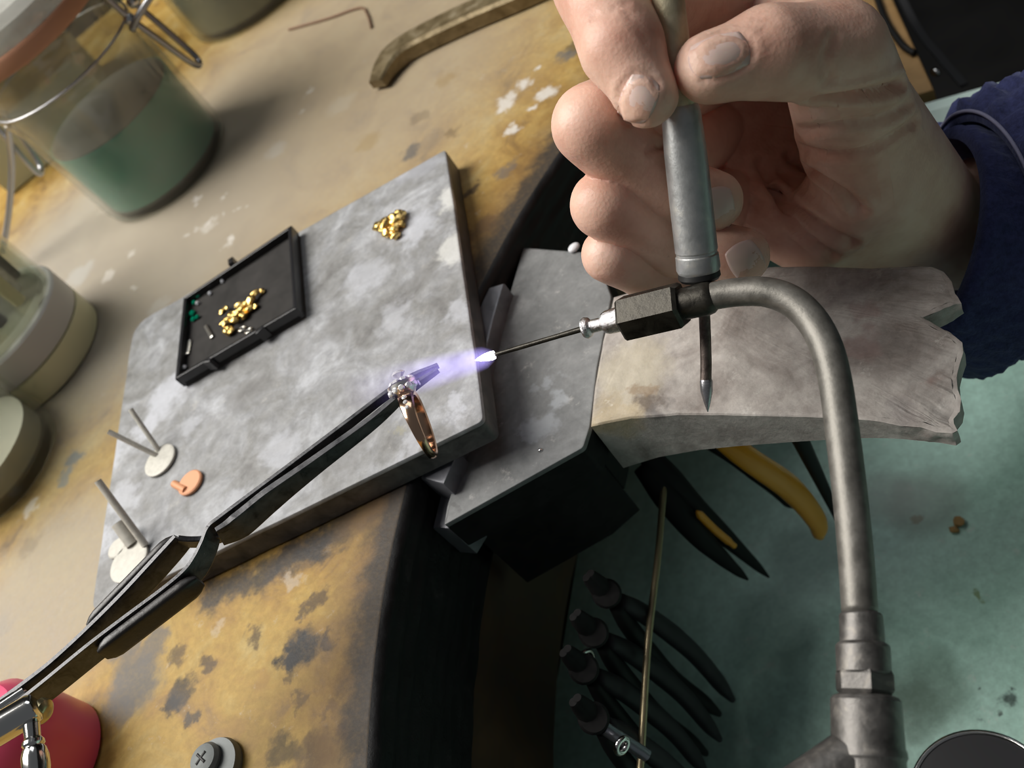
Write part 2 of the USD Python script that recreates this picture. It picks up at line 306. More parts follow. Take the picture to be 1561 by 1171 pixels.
M_gold = mottled('raw_gold', [(.3, (.78, .5, .13)), (.7, (.95, .72, .3))], 500, rough=(.18, .35), metal=1.0, bump=.2)
M_white_gold = plain('pale_metal', (.78, .76, .7), .25, 1.0)
M_emerald = plain('green_glass_stone', (.0, .22, .12), .1, 0.0, transmission_weight=.4)
M_clear = plain('clear_stone', (.9, .93, .98), .03, 0.0, transmission_weight=.6, ior=1.8)
M_diamond = plain('cut_stone', (.95, .95, .96), .07, .5, .8)
M_silver = mottled('fine_silver', [(.3, (.42, .405, .36)), (.7, (.56, .545, .485))], 600, rough=(.45, .6), metal=.1, spec=.4, bump=.1)
M_copper = plain('polished_copper', (.62, .29, .15), .5, .1)
M_rose = plain('rose_gold', (.62, .40, .27), .16, 1.0)
M_steel_dark = mottled('dark_tool_steel', [(.3, (.03, .03, .032)), (.7, (.11, .11, .115))], 300, rough=(.28, .5), metal=.7, bump=.2)
M_steel_edge = mottled('worn_bright_steel', [(.3, (.3, .3, .31)), (.7, (.55, .55, .57))], 300, rough=(.25, .4), metal=.9, bump=.1)
M_leaf = plain('polished_dark_leaf', (.16, .135, .125), .22, 1.0)
M_chrome = plain('chrome', (.66, .65, .63), .14, 1.0)
M_ebony = mottled('dark_grip', [(.3, (.008, .007, .007)), (.65, (.02, .017, .016)), (.8, (.11, .04, .03))], 130, rough=(.3, .45), bump=.25)
M_pink = plain('pink_enamel', (.74, .09, .19), .3)
M_torch = mottled('torch_tube_metal', [(.3, (.11, .105, .093)), (.5, (.165, .157, .14)), (.7, (.22, .21, .19))], 260, rough=(.42, .55), metal=.6, bump=.2, distort=0)
M_torch_dark = mottled('torch_blued_metal', [(.3, (.02, .018, .015)), (.7, (.065, .06, .05))], 260, rough=(.32, .5), metal=.75, bump=.2)
M_hub = mottled('needle_hub', [(.3, (.4, .4, .42)), (.7, (.8, .8, .82))], 900, rough=(.12, .25), metal=1.0, bump=.5)
M_collar = mottled('torch_collar_metal', [(.3, (.08, .076, .072)), (.55, (.145, .138, .13)), (.75, (.27, .25, .22))], 300, rough=(.38, .55), metal=.7, bump=.2)
M_handle = mottled('pick_handle_steel', [(.3, (.36, .37, .37)), (.55, (.44, .45, .45)), (.75, (.53, .52, .48))], 320, rough=(.36, .46), metal=.75, bump=.15, distort=0)
M_handle_brass = mottled('pick_handle_brass', [(.3, (.42, .38, .25)), (.6, (.52, .47, .33)), (.75, (.6, .56, .42))], 320, rough=(.38, .5), metal=.6, bump=.25)
M_rubber = plain('black_rubber', (.01, .01, .01), .45)
M_spike = mottled('fired_spike', [(.3, (.06, .045, .04)), (.7, (.2, .16, .14))], 400, rough=(.35, .55), metal=.7, bump=.4)
M_glass = dusty_glass('dusty_jar_glass', solid=.16, film=(.42, .42, .38))
M_glass_lid = dusty_glass('frosted_lid_glass', solid=.6, film=(.5, .5, .46))
M_glass2 = dusty_glass('smoky_jar_glass', (.90, .91, .86), .10, .05, (.40, .41, .36))
M_liquid = plain('green_solution', (.12, .50, .385), .3)
M_liquid2 = plain('olive_solution', (.17, .17, .12), .2)
M_gasket = plain('orange_rubber_gasket', (.50, .25, .15), .5)
M_wire = plain('galvanised_wire', (.42, .42, .43), .38, 1.0)
M_yellowcup = plain('pale_yellow_plastic', (.74, .73, .47), .4)
M_greycup = plain('grey_plastic', (.56, .56, .54), .4)
M_oldbrass = mottled('tarnished_brass', [(.3, (.13, .095, .045)), (.55, (.24, .185, .10)), (.75, (.42, .36, .25))], 140, rough=(.3, .5), metal=.5, bump=.3)
M_zinc = mottled('zinc_plate', [(.3, (.13, .145, .145)), (.7, (.19, .205, .20))], 200, rough=(.5, .6), metal=.2, bump=.1)
M_amber = plain('amber_card', (.32, .22, .035), .5)
M_cream = plain('cream_card', (.55, .56, .42), .5)
M_yellow_grip = plain('yellow_vinyl_grip', (.75, .33, .02), .4)
M_dark_grip = plain('dark_vinyl_grip', (.008, .009, .009), .6, 0, .2)
M_rail = mottled('rail_wood', [(.3, (.30, .17, .06)), (.7, (.44, .27, .11))], 70, rough=(.45, .6), bump=.2)
M_floor = mottled('dark_floor', [(.3, (.004, .004, .004)), (.7, (.008, .008, .008))], 8, rough=(.6, .8), bump=.1)
M_wall = mottled('dark_wall', [(.3, (.004, .004, .004)), (.7, (.007, .007, .007))], 8, rough=(.7, .9), bump=.1)
M_crumb = plain('tan_crumb', (.30, .19, .07), .8)

def skin_material():
    nodes = {'g': ('geometry', {}), 'n': ('noise_texture', dict(scale=75, detail=5, roughness=.6)),
             'r': ('rgb_ramp', {'ramp': [(.3, (.52, .27, .20)), (.48, (.63, .385, .295)), (.62, (.70, .46, .36)), (.75, (.72, .50, .41))]}),
             'b': ('noise_texture', dict(scale=1500, detail=3, roughness=.6)), 'v': ('voronoi_texture', dict(scale=1300)),
             'u': ('bump', dict(strength=.2, distance=.0003)), 'u2': ('bump', dict(strength=.12, distance=.0003)),
             'p': ('principled_bsdf', dict(roughness=.46, specular_ior_level=.4, subsurface_weight=.15, subsurface_scale=.0012, subsurface_radius=(1.0, .35, .2)))}
    return mat('skin', nodes, [('g.position', 'n.vector'), ('g.position', 'b.vector'), ('g.position', 'v.vector'), ('n.fac', 'r.fac'), ('r.color', 'p.base_color'),
                               ('b.fac', 'u.height'), ('v.distance', 'u2.height'), ('u.normal', 'u2.normal'), ('u2.normal', 'p.normal')])
M_skin = skin_material()
M_nail = plain('fingernail', (.74, .50, .44), .36, 0, .5, subsurface_weight=.2, subsurface_scale=.001)
M_nail_tip = plain('fingernail_rim', (.74, .66, .56), .35, 0, .5)
def knit_material(name, color):
    return mat(name, {'g': ('geometry', {}), 'n': ('noise_texture', dict(scale=900, detail=4, roughness=.7)), 'u': ('bump', dict(strength=.6, distance=.0006)),
                      'r': ('rgb_ramp', {'ramp': [(.3, tuple(c * .6 for c in color)), (.7, tuple(c * 1.3 for c in color))]}),
                      'p': ('principled_bsdf', dict(roughness=.85, sheen_weight=.25, sheen_tint=(.5, .55, .8), specular_ior_level=.2))},
               [('g.position', 'n.vector'), ('n.fac', 'r.fac'), ('r.color', 'p.base_color'), ('n.fac', 'u.height'), ('u.normal', 'p.normal')])
M_knit = knit_material('navy_knit', (.030, .036, .105))
M_stitch = plain('pale_stitching', (.2, .2, .3), .8)

# ================================================================== THE SETTING
def struct(name, mesh, m, smooth=False, label=None):
    p = usdkit.mesh(stage, numbered('/World/' + name), mesh, m, smooth=smooth).GetPrim()
    keys(p, kind='structure', label=label, category=name.split('_')[0])
from shapely.geometry import Point
def in_disc(P, r=.2385):
    q = Polygon(P).intersection(Point(.148, .0024).buffer(r, 128))
    q = max(getattr(q, 'geoms', [q]), key=lambda g: g.area).simplify(.0002)
    return np.array(q.exterior.coords)[:-1]
FLOOR_Z = -.86
def box(x0, y0, z0, x1, y1, z1, bev=.001):
    return prism([(x0, y0), (x1, y0), (x1, y1), (x0, y1)], z0, z1, bev)
struct('floor', box(-2.5, -2.5, FLOOR_Z - .1, 2.5, 2.5, FLOOR_Z), M_floor, label='dark workshop floor under the bench')
struct('wall_back', box(-2.5, 1.3, FLOOR_Z, 2.5, 1.4, 1.4), M_wall, label='dark wall behind the bench')
struct('wall_right', box(2.0, -2.5, FLOOR_Z, 2.1, 1.3, 1.4), M_wall, label='dark wall right of the bench')

# ------------------------------------------------------------------ workbench with the round cutout
def arc(r, a0, a1, n):
    a = np.radians(np.linspace(a0, a1, n)); return np.c_[EDGE_C[0] + r * np.cos(a), EDGE_C[1] + r * np.sin(a)]
T_BENCH = .038
def bench_outline(r):
    return np.vstack([[(-.75, -.16)], [(-.12, -.16)], [(EDGE_C[0] - r, -.08)], arc(r, 180, 92, 70), [(EDGE_C[0] + r * math.cos(math.radians(92)), .60)], [(-.75, .60)]])
bench = Thing('workbench', "jeweller's workbench top of scorched, yellow-brown varnished wood with round cutout", 'workbench', (-.3, .25, FLOOR_Z))
bench.part('bench_top', prism(bench_outline(EDGE_R + .0012), -T_BENCH, 0, .0008), M_bench)
def edge_band():
    """Charred rim of the cutout with ridges running along it."""
    a = np.radians(np.linspace(181, 92, 200)); rows = []
    prof = []
    for k, z in enumerate(np.linspace(-.0002, -T_BENCH - .001, 30)):
        prof.append((z, [.0001, .0014][k > 0] + ((.0009 * math.sin(k * 1.9) + .0006 * math.sin(k * 4.3)) * (1.0 if k < 9 else .25) if k > 1 else 0)))
    for z, d in prof:
        w = meshkit.fbm(np.c_[a * 30, np.full(len(a), z * 250), np.zeros(len(a))], 3) - .5
        r = EDGE_R + .0012 - d - .0012 * w
        rows.append(np.c_[EDGE_C[0] + r * np.cos(a), EDGE_C[1] + r * np.sin(a), np.full(len(a), z)])
    back = [np.c_[EDGE_C[0] + (EDGE_R + .003) * np.cos(a), EDGE_C[1] + (EDGE_R + .003) * np.sin(a), np.full(len(a), z)] for z in (prof[-1][0], prof[0][0])]
    rows = [back[1]] + rows + [back[0]]
    V = np.vstack(rows); n = len(a); F = []
    for i in range(len(rows)):
        for j in range(n - 1):
            A, B = i * n + j, i * n + j + 1; C, D = ((i + 1) % len(rows)) * n + j + 1, ((i + 1) % len(rows)) * n + j
            F += [[A, C, B], [A, D, C]]
    return trimesh.Trimesh(V, np.array(F)[:, ::-1], process=False)
bench.part('charred_rim', edge_band(), M_char, label='black charred rim of the round cutout', smooth=50)
ap = np.vstack([arc(EDGE_R + .0008, 184, 93, 120), arc(EDGE_R + .020, 93, 184, 120)])
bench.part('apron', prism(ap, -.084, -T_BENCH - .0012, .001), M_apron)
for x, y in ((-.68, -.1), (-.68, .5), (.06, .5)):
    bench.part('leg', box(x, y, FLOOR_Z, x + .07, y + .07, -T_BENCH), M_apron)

# ------------------------------------------------------------------ mint tray under the cutout
TZ = -.12
r0, r1 = at(1390, 152, -.088), at(1561, 103, -.088)
ax = (r1 - r0)[:2]; ax /= np.linalg.norm(ax); ay = np.array([ax[1], -ax[0]])
if ay @ (at(1500, 900, -.088) - r0)[:2] < 0: ay = -ay
def tray_pt(u, v): return r0[:2] + ax * u + ay * v
tray = Thing('catch_tray', 'mint green enamelled metal catch tray below the bench pin', 'tray', (*tray_pt(0, .2), TZ - .004))
U0, U1, V1 = -.40, .24, .50
def slab(u0, v0, u1, v1, z0, z1, bev=.001): return prism([tray_pt(u0, v0), tray_pt(u1, v0), tray_pt(u1, v1), tray_pt(u0, v1)], z0, z1, bev)
tp_ = round_poly([tray_pt(U0, 0), tray_pt(U1, 0), tray_pt(U1, V1), tray_pt(U0, V1)], .01, 6)
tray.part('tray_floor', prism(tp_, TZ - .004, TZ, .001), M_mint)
def wall_loop(z0, z1, w, inset):
    """Upright strip of thickness w following the tray outline."""
    q = np.array(Polygon(tp_).buffer(-inset, join_style=2).exterior.coords)
    P = np.vstack([np.linspace(q[i], q[i + 1], 10, endpoint=False) for i in range(len(q) - 1)])
    o = np.array(Polygon(P).exterior.coords)[:-1]; n = len(o)
    e = np.roll(o, -1, 0) - np.roll(o, 1, 0); e /= np.linalg.norm(e, axis=1, keepdims=True); nr = np.c_[-e[:, 1], e[:, 0]]
    if Polygon(o + nr * 1e-4).area > Polygon(o).area: nr = -nr
    sec = [(0, z0), (0, z1 - w * .3), (w * .3, z1), (w * .7, z1), (w, z1 - w * .3), (w, z0)]
    V = np.vstack([np.c_[o + nr * x, np.full(n, z)] for x, z in sec]); F = []
    for i in range(len(sec)):
        for j in range(n):
            k = (i + 1) % len(sec); A, B, C, D = i * n + j, i * n + (j + 1) % n, k * n + (j + 1) % n, k * n + j; F += [[A, B, C], [A, C, D]]
    m = trimesh.Trimesh(V, np.array(F), process=False); m.fix_normals(); return m
tray.part('tray_wall', wall_loop(TZ, -.090, .003, .0022), M_mint)
tray.part('tray_rim', wall_loop(-.094, -.088, .0115, .0004), M_mint_rim, label='pale mint rolled rim')

# wooden runner of the tray, at the upper right, and the black strap beyond it
ra, rb = at(1287, -40, -.095), at(1418, 150, -.095)
runner = Thing('tray_runner', 'yellow-brown wooden runner rail behind the wrist, meeting the mint tray', 'rail', ra)
runner.part('rail', prism(plan([(1240, -80), (1318, -80), (1362, 0), (1424, 136), (1386, 147)], -.095), -.12, -.095, .001), M_rail)
cb = spline([dp(1335, -20, .292), dp(1352, 30, .291), dp(1380, 75, .288), dp(1408, 108, .285), dp(1425, 140, .284)], 8)
cb = np.array([at(*pix_, -.0937) for pix_ in spline([(1322, -50, 0), (1338, 0, 0), (1352, 35, 0), (1375, 68, 0), (1394, 82, 0)], 8)[:, :2]])
solo('cable', sweep(cb, .0013, 12), M_rubber, 'thin black cable lying along the wooden runner rail behind the wrist', 'cable')
st_ = np.array([at(1366, -20, -.15), at(1400, 45, -.15), at(1437, 92, -.15), at(1470, 130, -.15)])
strap = Thing('strap', 'dark grey strap hanging in the black gap right of the runner rail', 'strap', st_.min(0))
strap.part('band', sweep(spline(st_, 8), .0016, shape=np.array([(-.35, -1), (.35, -1), (.35, 1), (-.35, 1)]), up=(0, 0, 1)), plain('strap_web', (.02, .02, .022), .6))
strap.part('buckle', ball(at(1426, 110, -.11), (.0016, .0022, .0016)), M_chrome, label='small bright metal buckle')

# ------------------------------------------------------------------ soldering plate and what lies on it
PZ = .008
pc = plan([(679, 227), (738, 641), (137, 935), (203, 494)], PZ)
pp = round_poly(pc, [.0012, .0018, .004, .0075], 5)
pp = dense_ring = np.vstack([np.linspace(pp[i], pp[(i + 1) % len(pp)], 12, endpoint=False) if np.linalg.norm(pp[i] - pp[(i + 1) % len(pp)]) > .02 else pp[i:i + 1] for i in range(len(pp))])
pp = pp + .0005 * np.c_[meshkit.fbm(np.c_[pp * 120, np.zeros(len(pp))], 3) - .5, meshkit.fbm(np.c_[pp * 120, np.ones(len(pp)) * 5], 3) - .5]
plate = Thing('soldering_plate', 'square grey scoured soldering plate lying on the bench beside the cutout', 'plate', (*pc.mean(0), 0))
plate.part('slab', prism(pp, .0, PZ - .0012, .0006), M_plate_edge, label='dark iron edge')
plate.part('face', prism(pp, PZ - .0012, PZ, .0007, .0), M_plate)

# gem tray ---------------------------------------------------------
GZ = PZ
gp = plan([(452, 349), (461, 466), (283, 585), (275, 572), (289, 457), (440, 352)], GZ)
gc = plan([(452, 352), (461, 478), (276, 586), (288, 462)], GZ + .002)
tr = Thing('gem_tray', 'small black plastic gem tray holding gold scraps on the soldering plate', 'tray', (*gc.mean(0), GZ))
cen = gc.mean(0)
inner = cen + (gc - cen) * .935
tr.part('tray_bed', prism(round_poly(gc, .0012), GZ, GZ + .0022, .0003), M_traybed, label='dark grey bed')
for i in range(4):
    a, b = gc[i], gc[(i + 1) % 4]; ia, ib = inner[i], inner[(i + 1) % 4]
    tr.part('side_wall', prism([a, b, ib, ia], GZ + .0004, GZ + .0046, .0004), M_blackplastic)
def stick(p, q, w, z0, z1): 
    p, q = np.array(p), np.array(q); e = (q - p) / np.linalg.norm(q - p); s = np.array([-e[1], e[0]]) * w
    return prism([p - s, q - s, q + s, p + s], z0, z1, .0003)
ea, eb = gc[3], gc[0]; out = ea + (eb - ea) * .46; o2 = out + (out - cen) / np.linalg.norm(out - cen) * .0026
tr.part('hinge_tab', stick(out, o2, .0009, GZ + .002, GZ + .0055), M_blackplastic)
ea, eb = gc[1], gc[2]
for t in (.30, .72):
    q = ea + (eb - ea) * t; q2 = q + (q - cen) / np.linalg.norm(q - cen) * .0011
    tr.part('latch_tab', stick(q - (q - cen) * .01, q2, .0014, GZ + .001, GZ + .005), M_blackplastic)
BZ = GZ + .0022
def scrap(c, r, seed):
    m = trimesh.creation.icosphere(subdivisions=2, radius=1.0); v = m.vertices.copy()
    k = .55 + .9 * meshkit.noise(v * 1.6 + seed * 3.1, seed)
    v = v * k[:, None] * np.array([r, r * .8, r * .62]); a = seed * 1.7
    v = v @ np.array([[math.cos(a), -math.sin(a), 0], [math.sin(a), math.cos(a), 0], [0, 0, 1]]).T
    v[:, 2] -= v[:, 2].min(); return trimesh.Trimesh(v + c, m.faces, process=False)
gold_px = [(352, 508, 9), (350, 496, 8), (358, 486, 8), (366, 480, 9), (364, 492, 7), (372, 472, 9), (380, 467, 8), (388, 462, 8), (384, 474, 7), (376, 484, 7), (394, 452, 6), (402, 446, 5), (341, 476, 5), (349, 473, 4), (392, 470, 5), (366, 468, 6)]
for i, (x, y, r) in enumerate(gold_px):
    p = at(x, y, BZ); lift = .0007 if i % 3 == 1 else 0
    solo('gold_scrap', scrap(p + [0, 0, lift], rp(r, .255) * 1.25, i + 1), M_gold, 'small lumpy yellow gold scrap heaped in the middle of the black gem tray', 'gold scrap', 'gold scraps heaped in the gem tray', smooth=40)
for x, y, a in ((371, 503, .5), (381, 506, 1.2)):
    p = at(x, y, BZ); ring_ = trimesh.creation.torus(major_radius=.00115, minor_radius=.00026, major_sections=28, minor_sections=10)
    solo('jump_ring', moved(ring_, frame(p + [0, 0, .0005], (1, .3, 0), (.25 * math.cos(a), .3, 1))), M_white_gold, 'tiny pale jump ring at the near wall of the gem tray, ' + ('left one of two' if x < 375 else 'right one of two'), 'jump ring', 'jump rings in the gem tray', smooth=True)
def facet_stone(c, r, h, sides=8, rot=0.0):
    a = np.arange(sides) / sides * 2 * np.pi + rot
    ring1 = np.c_[np.cos(a) * r, np.sin(a) * r, np.full(sides, h * .6)]; table = np.c_[np.cos(a) * r * .6, np.sin(a) * r * .6, np.full(sides, h)]
    V = np.vstack([ring1, table, [[0, 0, 0], [0, 0, h]]]); F = []
    for j in range(sides):
        k = (j + 1) % sides; F += [[2 * sides, k, j], [j, k, sides + k], [j, sides + k, sides + j], [sides + j, sides + k, 2 * sides + 1]]
    return trimesh.Trimesh(V + c, np.array(F), process=False)
for i, (x, y, r) in enumerate([(304, 452, 6), (298, 463, 5), (295, 479, 7), (303, 485, 5), (297, 488, 6)]):
    solo('green_stone', facet_stone(at(x, y, BZ), rp(r, .26), .0011, 7, i), M_emerald, ['topmost tiny green stone along the back left wall of the gem tray', 'second tiny green stone down the left corner of the gem tray', 'largest green stone in the left corner of the gem tray', 'small green stone just right of the largest green one', 'lowest tiny green stone at the left wall of the gem tray'][i], 'gemstone', 'green stones in the gem tray corner', smooth=False)
for i, (x, y, r) in enumerate([(317, 442, 5), (322, 449, 4), (303, 464, 4), (341, 431, 3.5)]):
    solo('clear_stone', facet_stone(at(x, y, BZ), rp(r, .26), .0011, 8, i), M_clear, ['brightest clear stone by the back left wall of the gem tray', 'clear stone just below the brightest one in the gem tray', 'clear stone lying among the green stones of the gem tray', 'smallest clear stone, farthest along the back wall of the gem tray'][i], 'gemstone', 'clear stones in the gem tray', smooth=False)
for i, (x, y, x2, y2, lab) in enumerate([(315, 498, 325, 516, 'small pale baguette-shaped chip lying alone in the gem tray left of the gold'), (291, 520, 287, 542, 'small pale baguette-shaped chip against the left wall of the gem tray')]):
    a, b = at(x, y, BZ), at(x2, y2, BZ)
    solo('baguette_chip', stick(a[:2], b[:2], .0006, BZ, BZ + .0008), M_white_gold, lab, 'gemstone', smooth=False)
solo('blue_stone', facet_stone(at(284, 562, BZ), .0008, .0012, 8), M_clear, 'tiny bluish clear stone in the near corner of the gem tray', 'gemstone', smooth=False)

# gold leaf heap on the plate
for i, (x, y, r) in enumerate([(586, 350, 11), (597, 346, 12), (607, 341, 12), (613, 333, 9), (603, 354, 9), (594, 358, 8), (606, 362, 6), (614, 345, 7)]):
    p = at(x, y, PZ)
    solo('gold_flake', scrap(p, rp(r, .265) * 1.3, 40 + i), M_gold, 'crumpled yellow gold clipping in the heap near the far corner of the soldering plate', 'gold clipping', 'gold clippings on the soldering plate', smooth=25)

# studs --------------------------------------------------------------
def disc(c, nrm, r, h, mat_=None): return lathe(c, np.array(c) + np.array(nrm, float) * h, [(0, r * .9), (h * .3, r), (h * .8, r), (h, r * .9)], 36)
def stud(label, disc_px, rad, posts, metal, cat='stud', z=PZ, tilt=(0, 0, 1)):
    c = at(*disc_px, z); t = Thing('stud', label, cat, c)
    t.part('disc', disc(c, tilt, rad, .0012), metal)
    for (x0, y0), q, r in posts:
        p = at(x0, y0, z + .0008); t.part('post', sweep(np.linspace(p, q, 6), r, 14), metal)
    return t
def tip(px, py, base_px, base_z, length, r=None):
    """Upper end of a post whose foot is known: on the sight line of (px,py), at the given length from the foot."""
    b = at(*base_px, base_z); best = None
    for z in np.linspace(base_z, base_z + length, 80):
        q = at(px, py, z); e = abs(np.linalg.norm(q - b) - length)
        if best is None or e < best[0]: best = (e, q)
    return best[1]
stud('shiny silver disc with two thin leaning posts at the left of the soldering plate', (247, 704), .0050,
     [((240, 695), tip(165, 658, (240, 695), PZ, .0135), .0007), ((243, 688), tip(199, 624, (243, 688), PZ, .0115), .0007)], M_silver)
stud('tall single silver post on a disc at the left plate edge, nearest the tweezers', (200, 858), .0058,
     [((222, 832), tip(149, 733, (222, 832), PZ, .0175), .00095)], M_silver)
stud('short silver peg on a small disc, partly behind the tallest silver post', (183, 838), .0030, [((203, 830), tip(180, 798, (203, 830), PZ, .0062), .0018)], M_silver)
stud('small copper tack with a round head on the soldering plate', (293, 738), .0037, [((284, 748), tip(266, 738, (284, 748), PZ, .0058), .00105)], M_copper, cat='tack')

# ------------------------------------------------------------------ anvil block, bracket, bench pin
AZ = -.006
def scrap_early(c, r):
    m = ball((0, 0, 0), (r * 1.3, r, r * .7)); m.vertices[:, 2] -= m.vertices[:, 2].min(); m.vertices += c; return m
ap_ = plan([(797, 377), (908, 385), (932, 452), (910, 560), (899, 650), (889, 682), (676, 801), (681, 770), (692, 737)], AZ)
anvil = Thing('anvil_block', 'flat grey steel anvil block clamped at the bench edge, overlapped by the plate corner', 'anvil', (*ap_.mean(0), AZ - .012))
anvil.part('top_plate', prism(round_poly(ap_, .0008, 3), AZ - .0014, AZ, .0005, 0), M_anvil)
anvil.part('block', prism(round_poly(ap_, .0008, 3), AZ - .011, AZ - .0014, .0002), M_black_shade_iron, label='block sides coloured dark as painted shade')  # shade on the block sides is put into this near-black colour
anvil.part('pip', ball(at(824, 687, AZ), .0006), M_chrome, label='tiny steel bead')
solo('pale_chip', scrap_early(at(877, 381, AZ), .0013), plain('pale_chip', (.72, .73, .76), .35), 'small pale chip on the far corner of the anvil block beside the little finger', 'chip')
lp = plan([(655, 748), (694, 725), (700, 780), (684, 806), (645, 803)], AZ - .004)
anvil.part('ledge', prism(in_disc(lp, .2395), AZ - .018, AZ - .004, .0008), M_bracket)
br = Thing('mounting_bracket', 'dark steel mounting bracket sticking out from under the soldering plate', 'bracket', (*plan([(700, 600)], 0)[0], -.03))
bz = -.0008
br.part('arm', prism(in_disc(plan([(722, 445), (768, 431), (752, 485), (738, 545), (722, 600), (700, 668), (690, 690), (640, 690), (640, 560), (690, 480)], bz), .2395), bz - .009, bz, .0006), M_bracket)
br.part('foot', prism(in_disc(plan([(640, 728), (645, 690), (698, 688), (690, 708), (676, 738)], bz), .2395), bz - .010, bz, .0008), M_bracket)
br.part('drop_plate', prism(in_disc(plan([(700, 790), (890, 684), (905, 690), (860, 730), (720, 812)], -.02)), -.05, -.018, .001), M_black_shade_iron)
w0, w1 = at(720, 800, -.02)[:2], at(900, 690, -.02)[:2]
br.part('wedge', prism(in_disc(plan([(690, 800), (900, 680), (930, 560), (760, 560)], -.02)), -.042, -.0185, .001), M_black_shade_iron)

PNZ = -.004
pin_px = [(934, 452), (1010, 427), (1100, 412), (1180, 405), (1260, 405), (1330, 408), (1385, 405), (1420, 404), (1438, 410), (1450, 424), (1454, 440), (1459, 447), (1464, 456), (1450, 464), (1432, 472), (1405, 481), (1418, 488), (1437, 497),
          (1455, 507), (1466, 520), (1467, 532), (1461, 548), (1456, 565), (1457, 583), (1462, 598), (1459, 612), (1449, 624), (1450, 632), (1456, 642), (1448, 648), (1400, 641), (1340, 638), (1270, 636), (1180, 633), (1090, 631), (1030, 631), (960, 636), (899, 648), (905, 590), (918, 520)]
pp2 = plan(pin_px, PNZ)
pin0 = dense(prism(pp2, PNZ - .024, PNZ, .0009), .0035)
v = pin0.vertices.copy()
u_dir = (plan([(1450, 560)], PNZ) - plan([(910, 560)], PNZ))[0]; u_len = np.linalg.norm(u_dir); u_dir /= u_len
uu = ((v[:, :2] - plan([(910, 560)], PNZ)[0]) @ u_dir) / u_len
depth_frac = (PNZ - v[:, 2]) / .024
thick = .0205 - .0165 * np.clip(uu, 0, 1)                        # the pin is a wedge, thin at its tip
v[:, 2] = PNZ - depth_frac * thick
top = depth_frac < .06
wear = np.clip((uu - .80) / .2, 0, 1) ** 1.6
cr = at(1440, 640, PNZ)[:2]; near_corner = np.exp(-(np.linalg.norm(v[:, :2] - cr, axis=1) / .011) ** 2)
v[:, 2] -= (wear * .0009 + near_corner * .0024)
nz = meshkit.fbm(v * 260, 4, 3) - .5
v[:, 2] += nz * (.0005 + .0022 * wear) * (depth_frac < .5)
v[:, :2] += ((meshkit.fbm(v * 300, 3, 8) - .5) * .0014 * wear)[:, None]
pin = Thing('bench_pin', "grey worn wooden bench pin with ragged saw-notched tip beside the anvil block", 'bench pin', (*pp2.mean(0), PNZ - .02))
pin.part('wedge', trimesh.Trimesh(v, pin0.faces, process=False), M_pin, smooth=40)

# ------------------------------------------------------------------ jars at the back
def ring_profile(prof, c, z0=0.0, sides=48): return lathe((c[0], c[1], z0), (c[0], c[1], z0 + 1), prof, sides)
def shell(outer, th, c, sides=56):
    """Thin vessel: outer profile rows (z, r) upward, wall th; closed below."""
    inn = [(max(z, outer[0][0] + th * 1.3), max(r - th, .0005)) for z, r in outer]
    return ring_profile(outer + inn[::-1], c, 0.0, sides)
JC = np.array([-.0491, .3855])
jar = Thing('clip_top_jar', 'glass clip-top jar half filled with dull green liquid at the back left', 'jar', (*JC, 0))
jar.part('glass_body', shell([(0, .026), (.0015, .0285), (.004, .0292), (.045, .0297), (.050, .0305), (.053, .0308), (.056, .0300), (.060, .0292), (.063, .0300), (.066, .0306), (.068, .0306)], .0022, JC), M_glass, smooth=40)
jar.part('liquid', ring_profile([(.0035, .020), (.004, .0262), (.0315, .0272)], JC), M_liquid, label='dull green liquid')
jar.part('liquid_surface', ring_profile([(.0316, .0266), (.0319, .0266)], JC), plain('added_grey_disc', (.20, .195, .165), .5), label='added grey disc over the liquid')  # added disc that turns the green liquid top grey
jar.part('gasket', ring_profile([(.0682, .026), (.0682, .0312), (.0695, .0318), (.0728, .0318), (.074, .0312), (.074, .026)], JC), M_gasket, label='orange rubber gasket')
jar.part('lid', ring_profile([(.0741, .0305), (.077, .0308), (.080, .0300), (.083, .027), (.085, .018), (.0855, .004)], JC), M_glass_lid, label='glass lid')
def wire(t, name, pts, r=.0011, n=8, m=None, under=None): return t.part(name, sweep(spline(pts, n), r, 10), m or M_wire, under=under, smooth=True)
zr = .0545
neck = [np.array([JC[0] + .0305 * math.cos(a), JC[1] + .0305 * math.sin(a), zr]) for a in np.linspace(0, 2 * np.pi, 40)]
jar.part('neck_wire', sweep(neck, .0005, 10), M_wire, smooth=True)
side = np.array([0.028, -.0085, 0]); side_n = side / np.linalg.norm(side)           # towards the right in the photograph
q = np.array([JC[0], JC[1], 0]) + side_n * .0315
tang = np.array([-side_n[1], side_n[0], 0])
def cl(o, u, z): return q + side_n * o + tang * u + np.array([0, 0, z])
bail = jar.part('bail_clip', sweep(spline([cl(.0, -.007, .070), cl(.001, -.007, .058), cl(.0035, -.006, .045), cl(.0065, -.004, .030), cl(.0072, 0, .0265), cl(.0065, .004, .030), cl(.0035, .006, .045), cl(.001, .007, .058), cl(.0, .007, .070)], 8), .0011, 10), M_wire, smooth=True)
wire(jar, 'bail_loop', [cl(.000, -.009, .052), cl(.006, -.010, .055), cl(.016, -.008, .058), cl(.021, 0, .058), cl(.016, .008, .058), cl(.006, .010, .055), cl(.0, .009, .052)], .0012)
wire(jar, 'lever', [cl(-.002, -.004, .062), cl(.004, -.004, .066), cl(.010, 0, .066), cl(.004, .004, .066), cl(-.002, .004, .062)], .0011)
for uo in (-.007, .007):
    jar.part('pivot_coil', ball(cl(.0012, uo, .0545), (.0022, .0022, .0022), 2), M_chrome, smooth=True)
q = np.array([JC[0], JC[1], 0]) - side_n * .0315; side_n2 = -side_n; 
def cl2(o, u, z): return q + side_n2 * o + tang * u + np.array([0, 0, z])
